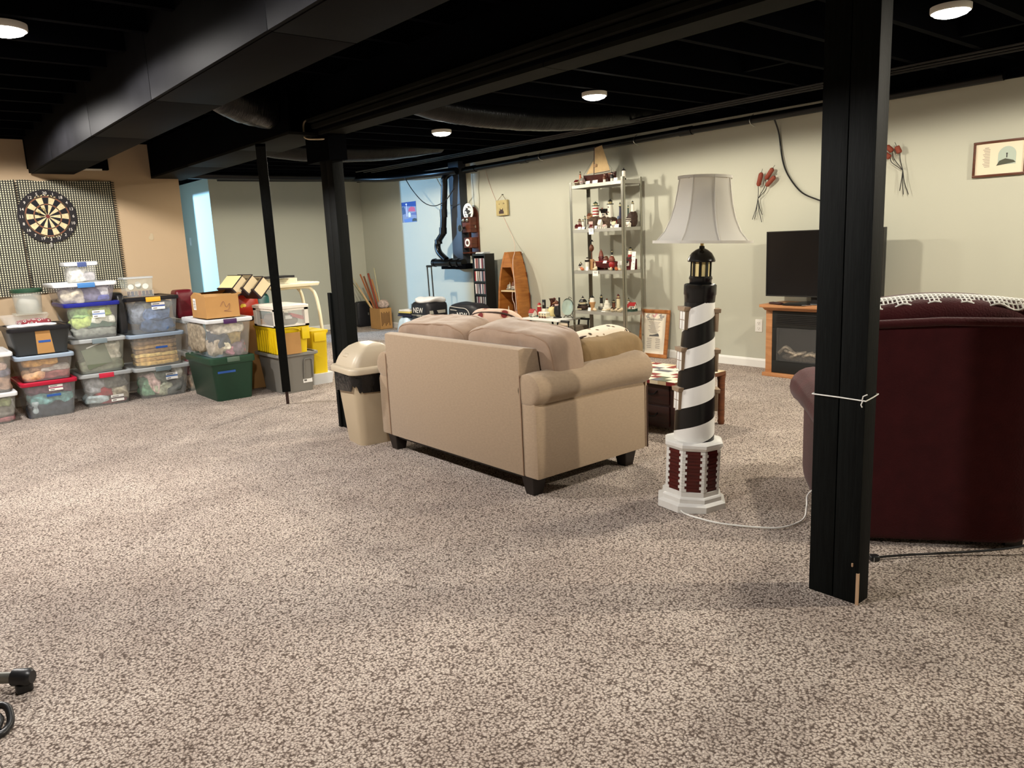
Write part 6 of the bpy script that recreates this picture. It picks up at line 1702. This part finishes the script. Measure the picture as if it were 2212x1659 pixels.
# ------------------------------------------------------------------ checked throws and the dartboard on the tan wall
def check_cloth():
    m = mat('black and cream checked weave', (1, 1, 1), .9)
    nt = m.node_tree
    N = nt.nodes.new
    L = nt.links.new
    tc = N('ShaderNodeTexCoord')
    sp = N('ShaderNodeSeparateXYZ')
    L(tc.outputs['Object'], sp.inputs[0])
    def stripe(out, period, duty):
        a = N('ShaderNodeMath')
        a.operation = 'MULTIPLY'
        L(out, a.inputs[0])
        a.inputs[1].default_value = 1 / period
        f = N('ShaderNodeMath')
        f.operation = 'FRACT'
        L(a.outputs[0], f.inputs[0])
        g = N('ShaderNodeMath')
        g.operation = 'LESS_THAN'
        L(f.outputs[0], g.inputs[0])
        g.inputs[1].default_value = duty
        return g.outputs[0]
    a = stripe(sp.outputs[0], .0195, .48)
    b = stripe(sp.outputs[2], .0185, .62)
    mu = N('ShaderNodeMath')
    mu.operation = 'MULTIPLY'
    L(a, mu.inputs[0])
    L(b, mu.inputs[1])
    mx = N('ShaderNodeMixRGB')
    L(mu.outputs[0], mx.inputs[0])
    mx.inputs[1].default_value = (.022, .022, .018, 1)
    mx.inputs[2].default_value = (*col(206, 200, 172), 1)
    L(mx.outputs[0], nt.nodes['Principled BSDF'].inputs['Base Color'])
    return m
M_CHECK = check_cloth()
def throw(label, x0, x1, z0, z1, y, fr):
    t = thing('checked_throw', label, 'throw', (x0, y, z0), 0, 'checked throws on the tan wall')
    g = G()
    nx_, nz_ = 24, 16
    for sd in (0, 1):
        rows = []
        for j in range(nz_ + 1):
            v = j / nz_
            rows.append([((x1 - x0) * i / nx_ - .035 * v * 0, -.006 * math.sin(i * .9 + v * 2) * (1 - .4 * v) - .004 * sd, (z1 - z0) * v + (.006 * math.sin(i * .8) if j == nz_ else 0)) for i in range(nx_ + 1)])
        g.loft(rows if sd else rows[::-1], False, False, close=False)
    obj('cloth', g, M_CHECK, t, smooth=60)
    fg = G()
    for k in range(int((z1 - z0) / .02)):
        fg.tube([(x1 - x0 - .004, -.004, k * .02 + .01), (x1 - x0 + .022, -.006, k * .02 + .006)], .0042, 4)
    obj('fringe', fg, pm('dark fringe', 40, 38, 32, .9), t, kind='stuff')
throw('black and cream checked throw behind the dartboard', 1.07, 1.812, .965, 1.925, YT - .012, True)
throw('second checked throw cut by the left edge of the picture', .30, 1.06, .955, 1.928, YT - .022, True)
db = thing('dartboard', 'round black and cream dartboard hung on the checked throw', 'dartboard', (1.268, YT - .034, 1.62))
DB = Matrix.Rotation(PI / 2, 4, 'X')
def disc(r0, r1, y0, y1, n=60, a0=0, a1=2 * PI):
    """annular sector in the XZ plane, from depth y0 (front) to y1"""
    g = G()
    full = abs(a1 - a0 - 2 * PI) < 1e-6
    m_ = n if full else n + 1
    A = [a0 + (a1 - a0) * k / n for k in range(m_)]
    loops = []
    for a in A:
        c, s_ = math.cos(a), math.sin(a)
        loops.append([(r0 * c, y1, r0 * s_), (r0 * c, y0, r0 * s_), (r1 * c, y0, r1 * s_), (r1 * c, y1, r1 * s_)])
    if full:
        loops.append(loops[0])
    return g.loft(loops, not full, not full)
M_DB = pm('dartboard black', 20, 16, 18, .8)
obj('board', disc(.0005, .2255, -.004, .03), M_DB, db, smooth=40)
M_SIS = pm('sisal cream', 196, 180, 140, .9, noise_=(60, .2))
M_SISB = pm('sisal black', 18, 18, 24, .9)
M_RING = pm('ring maroon', 110, 52, 48, .8)
nums = [20, 1, 18, 4, 13, 6, 10, 15, 2, 17, 3, 19, 7, 16, 8, 11, 14, 9, 12, 5]
for k in range(20):
    a = PI / 2 - k * PI / 10
    m_ = M_SISB if k % 2 == 0 else M_SIS
    sg_ = obj('segment', disc(.016, .099, -.0052, -.004, 4, a - PI / 20, a + PI / 20), m_, db)
    obj('segment', disc(.107, .162, -.0052, -.004, 4, a - PI / 20, a + PI / 20), m_, db)
    obj('treble', disc(.099, .107, -.0052, -.004, 4, a - PI / 20, a + PI / 20), M_RING if k % 2 == 0 else M_DB, db)
    obj('double', disc(.162, .170, -.0052, -.004, 4, a - PI / 20, a + PI / 20), M_RING if k % 2 == 0 else M_DB, db)
    text('number', str(nums[k]), .034, pm('number white', 214, 206, 196, .5), db, (.197 * math.cos(a), -.0055, .197 * math.sin(a)), FACE_Y)
obj('bull', disc(.0005, .016, -.006, -.004, 20), pm('bull red', 96, 34, 28, .8), db)
for r_ in (.099, .107, .162, .170):
    obj('wire_ring', G().tube([(r_ * math.cos(a), -.0058, r_ * math.sin(a)) for a in [2 * PI * k / 60 for k in range(61)]], .0012, 5), pm('wire bronze', 150, 120, 80, .4, metal=.6), db, smooth=60)
for k in range(7):
    a = PI / 2 + (k - 3) * .14
    obj('maker_script', G().box(-.009, .006, -.0052, -.004, -.003, .003), M_SIS, db, loc=(.179 * math.cos(a), 0, .179 * math.sin(a)), rot=(0, -(a - PI / 2) + (.5 if k % 2 else -.4), 0))
    a = -PI / 2 + (k - 2) * .12
    obj('maker_script', G().box(-.007, .006, -.0052, -.004, -.0025, .0025), M_SIS, db, loc=(.179 * math.cos(a), 0, .179 * math.sin(a)), rot=(0, -(a + PI / 2) + (.4 if k % 2 else -.5), 0))
for i, (u, v) in enumerate(((-.03, .075), (-.065, .045))):
    t = thing('dart', 'brass dart stuck in the dartboard, the %s one' % ('upper' if i == 0 else 'lower'), 'dart', (1.268 + u, YT - .04, 1.62 + v), rot=(R(8), 0, R(-8)), group='darts in the dartboard')
    obj('barrel', G().tube([(0, .004, 0), (0, -.01, 0), (0, -.045, 0), (0, -.06, 0)], [.001, .003, .003, .002], 8), M_BRASS, t, smooth=50)
    obj('flight', G().box(-.0006, .0006, -.10, -.06, -.016, .016).box(-.016, .016, -.10, -.06, -.0006, .0006), pm('yellow flight', 170, 150, 70, .5), t)
solo('dart_holder', G().puff((0, 0, 0), (.02, .02, .05), 3, 6), F['grey'], 'small grey clip under the dartboard', 'clip', (1.262, YT - .04, 1.375), 0, smooth=60)
solo('wall_scuff', G().puff((0, 0, 0), (.045, .003, .065), 2.5, 6, crumple(.006, 20)), pm('filler patch', 176, 160, 132, .9), 'pale filler patch on the tan wall right of the checked throw', 'patch', (2.10, YT - .0012, 1.42), 0, smooth=60)
# ------------------------------------------------------------------ folding stand at the lower left edge
t = thing('folding_stand', 'grey tube stand leg with black rubber foot at the lower left edge', 'stand', (.16, 2.50, 0))
A_ = [Vector(p) for p in ((-.50, 3.07, .045), (.04, 2.63, .042), (.165, 2.525, .042))]
o_ = Vector((.16, 2.50, 0))
obj('tube', G().tube([p - o_ for p in A_[:2]] + [A_[2] - o_], .0165, 14), pm('grey steel', 112, 112, 104, .35, metal=.5), t, smooth=50)
dr = (A_[2] - A_[1]).normalized()
obj('rubber_foot', G().tube([A_[2] - o_ - dr * .025, A_[2] - o_ + dr * .02, A_[2] - o_ + dr * .03], [.025, .026, .018], 14), M_BLACKPL, t, smooth=50)
obj('foot_pad', G().puff(tuple(A_[2] - o_ + Vector((0, 0, -.028))), (.045, .045, .032), 5, 6), M_BLACKPL, t, smooth=50)
t = thing('stand_bracket', 'curved black bracket with a hole at the lower left edge', 'bracket', (.10, 2.36, 0))
obj('bracket_arm', G().tube(bez([(-.3, .33, .05), (-.06, .06, .045), (.0, .03, .045), (.012, -.005, .03), (.0, -.04, .012), (-.05, -.06, .01), (-.3, -.05, .01)], 8), .010, 10), M_BLACKPL, t, smooth=60)
obj('bracket_web', G().tube(bez([(-.06, .05, .04), (-.012, .0, .03), (-.022, -.03, .014), (-.02, -.045, .012)], 6), .009, 8), M_BLACKPL, t, smooth=60)
bpy.context.view_layer.update()
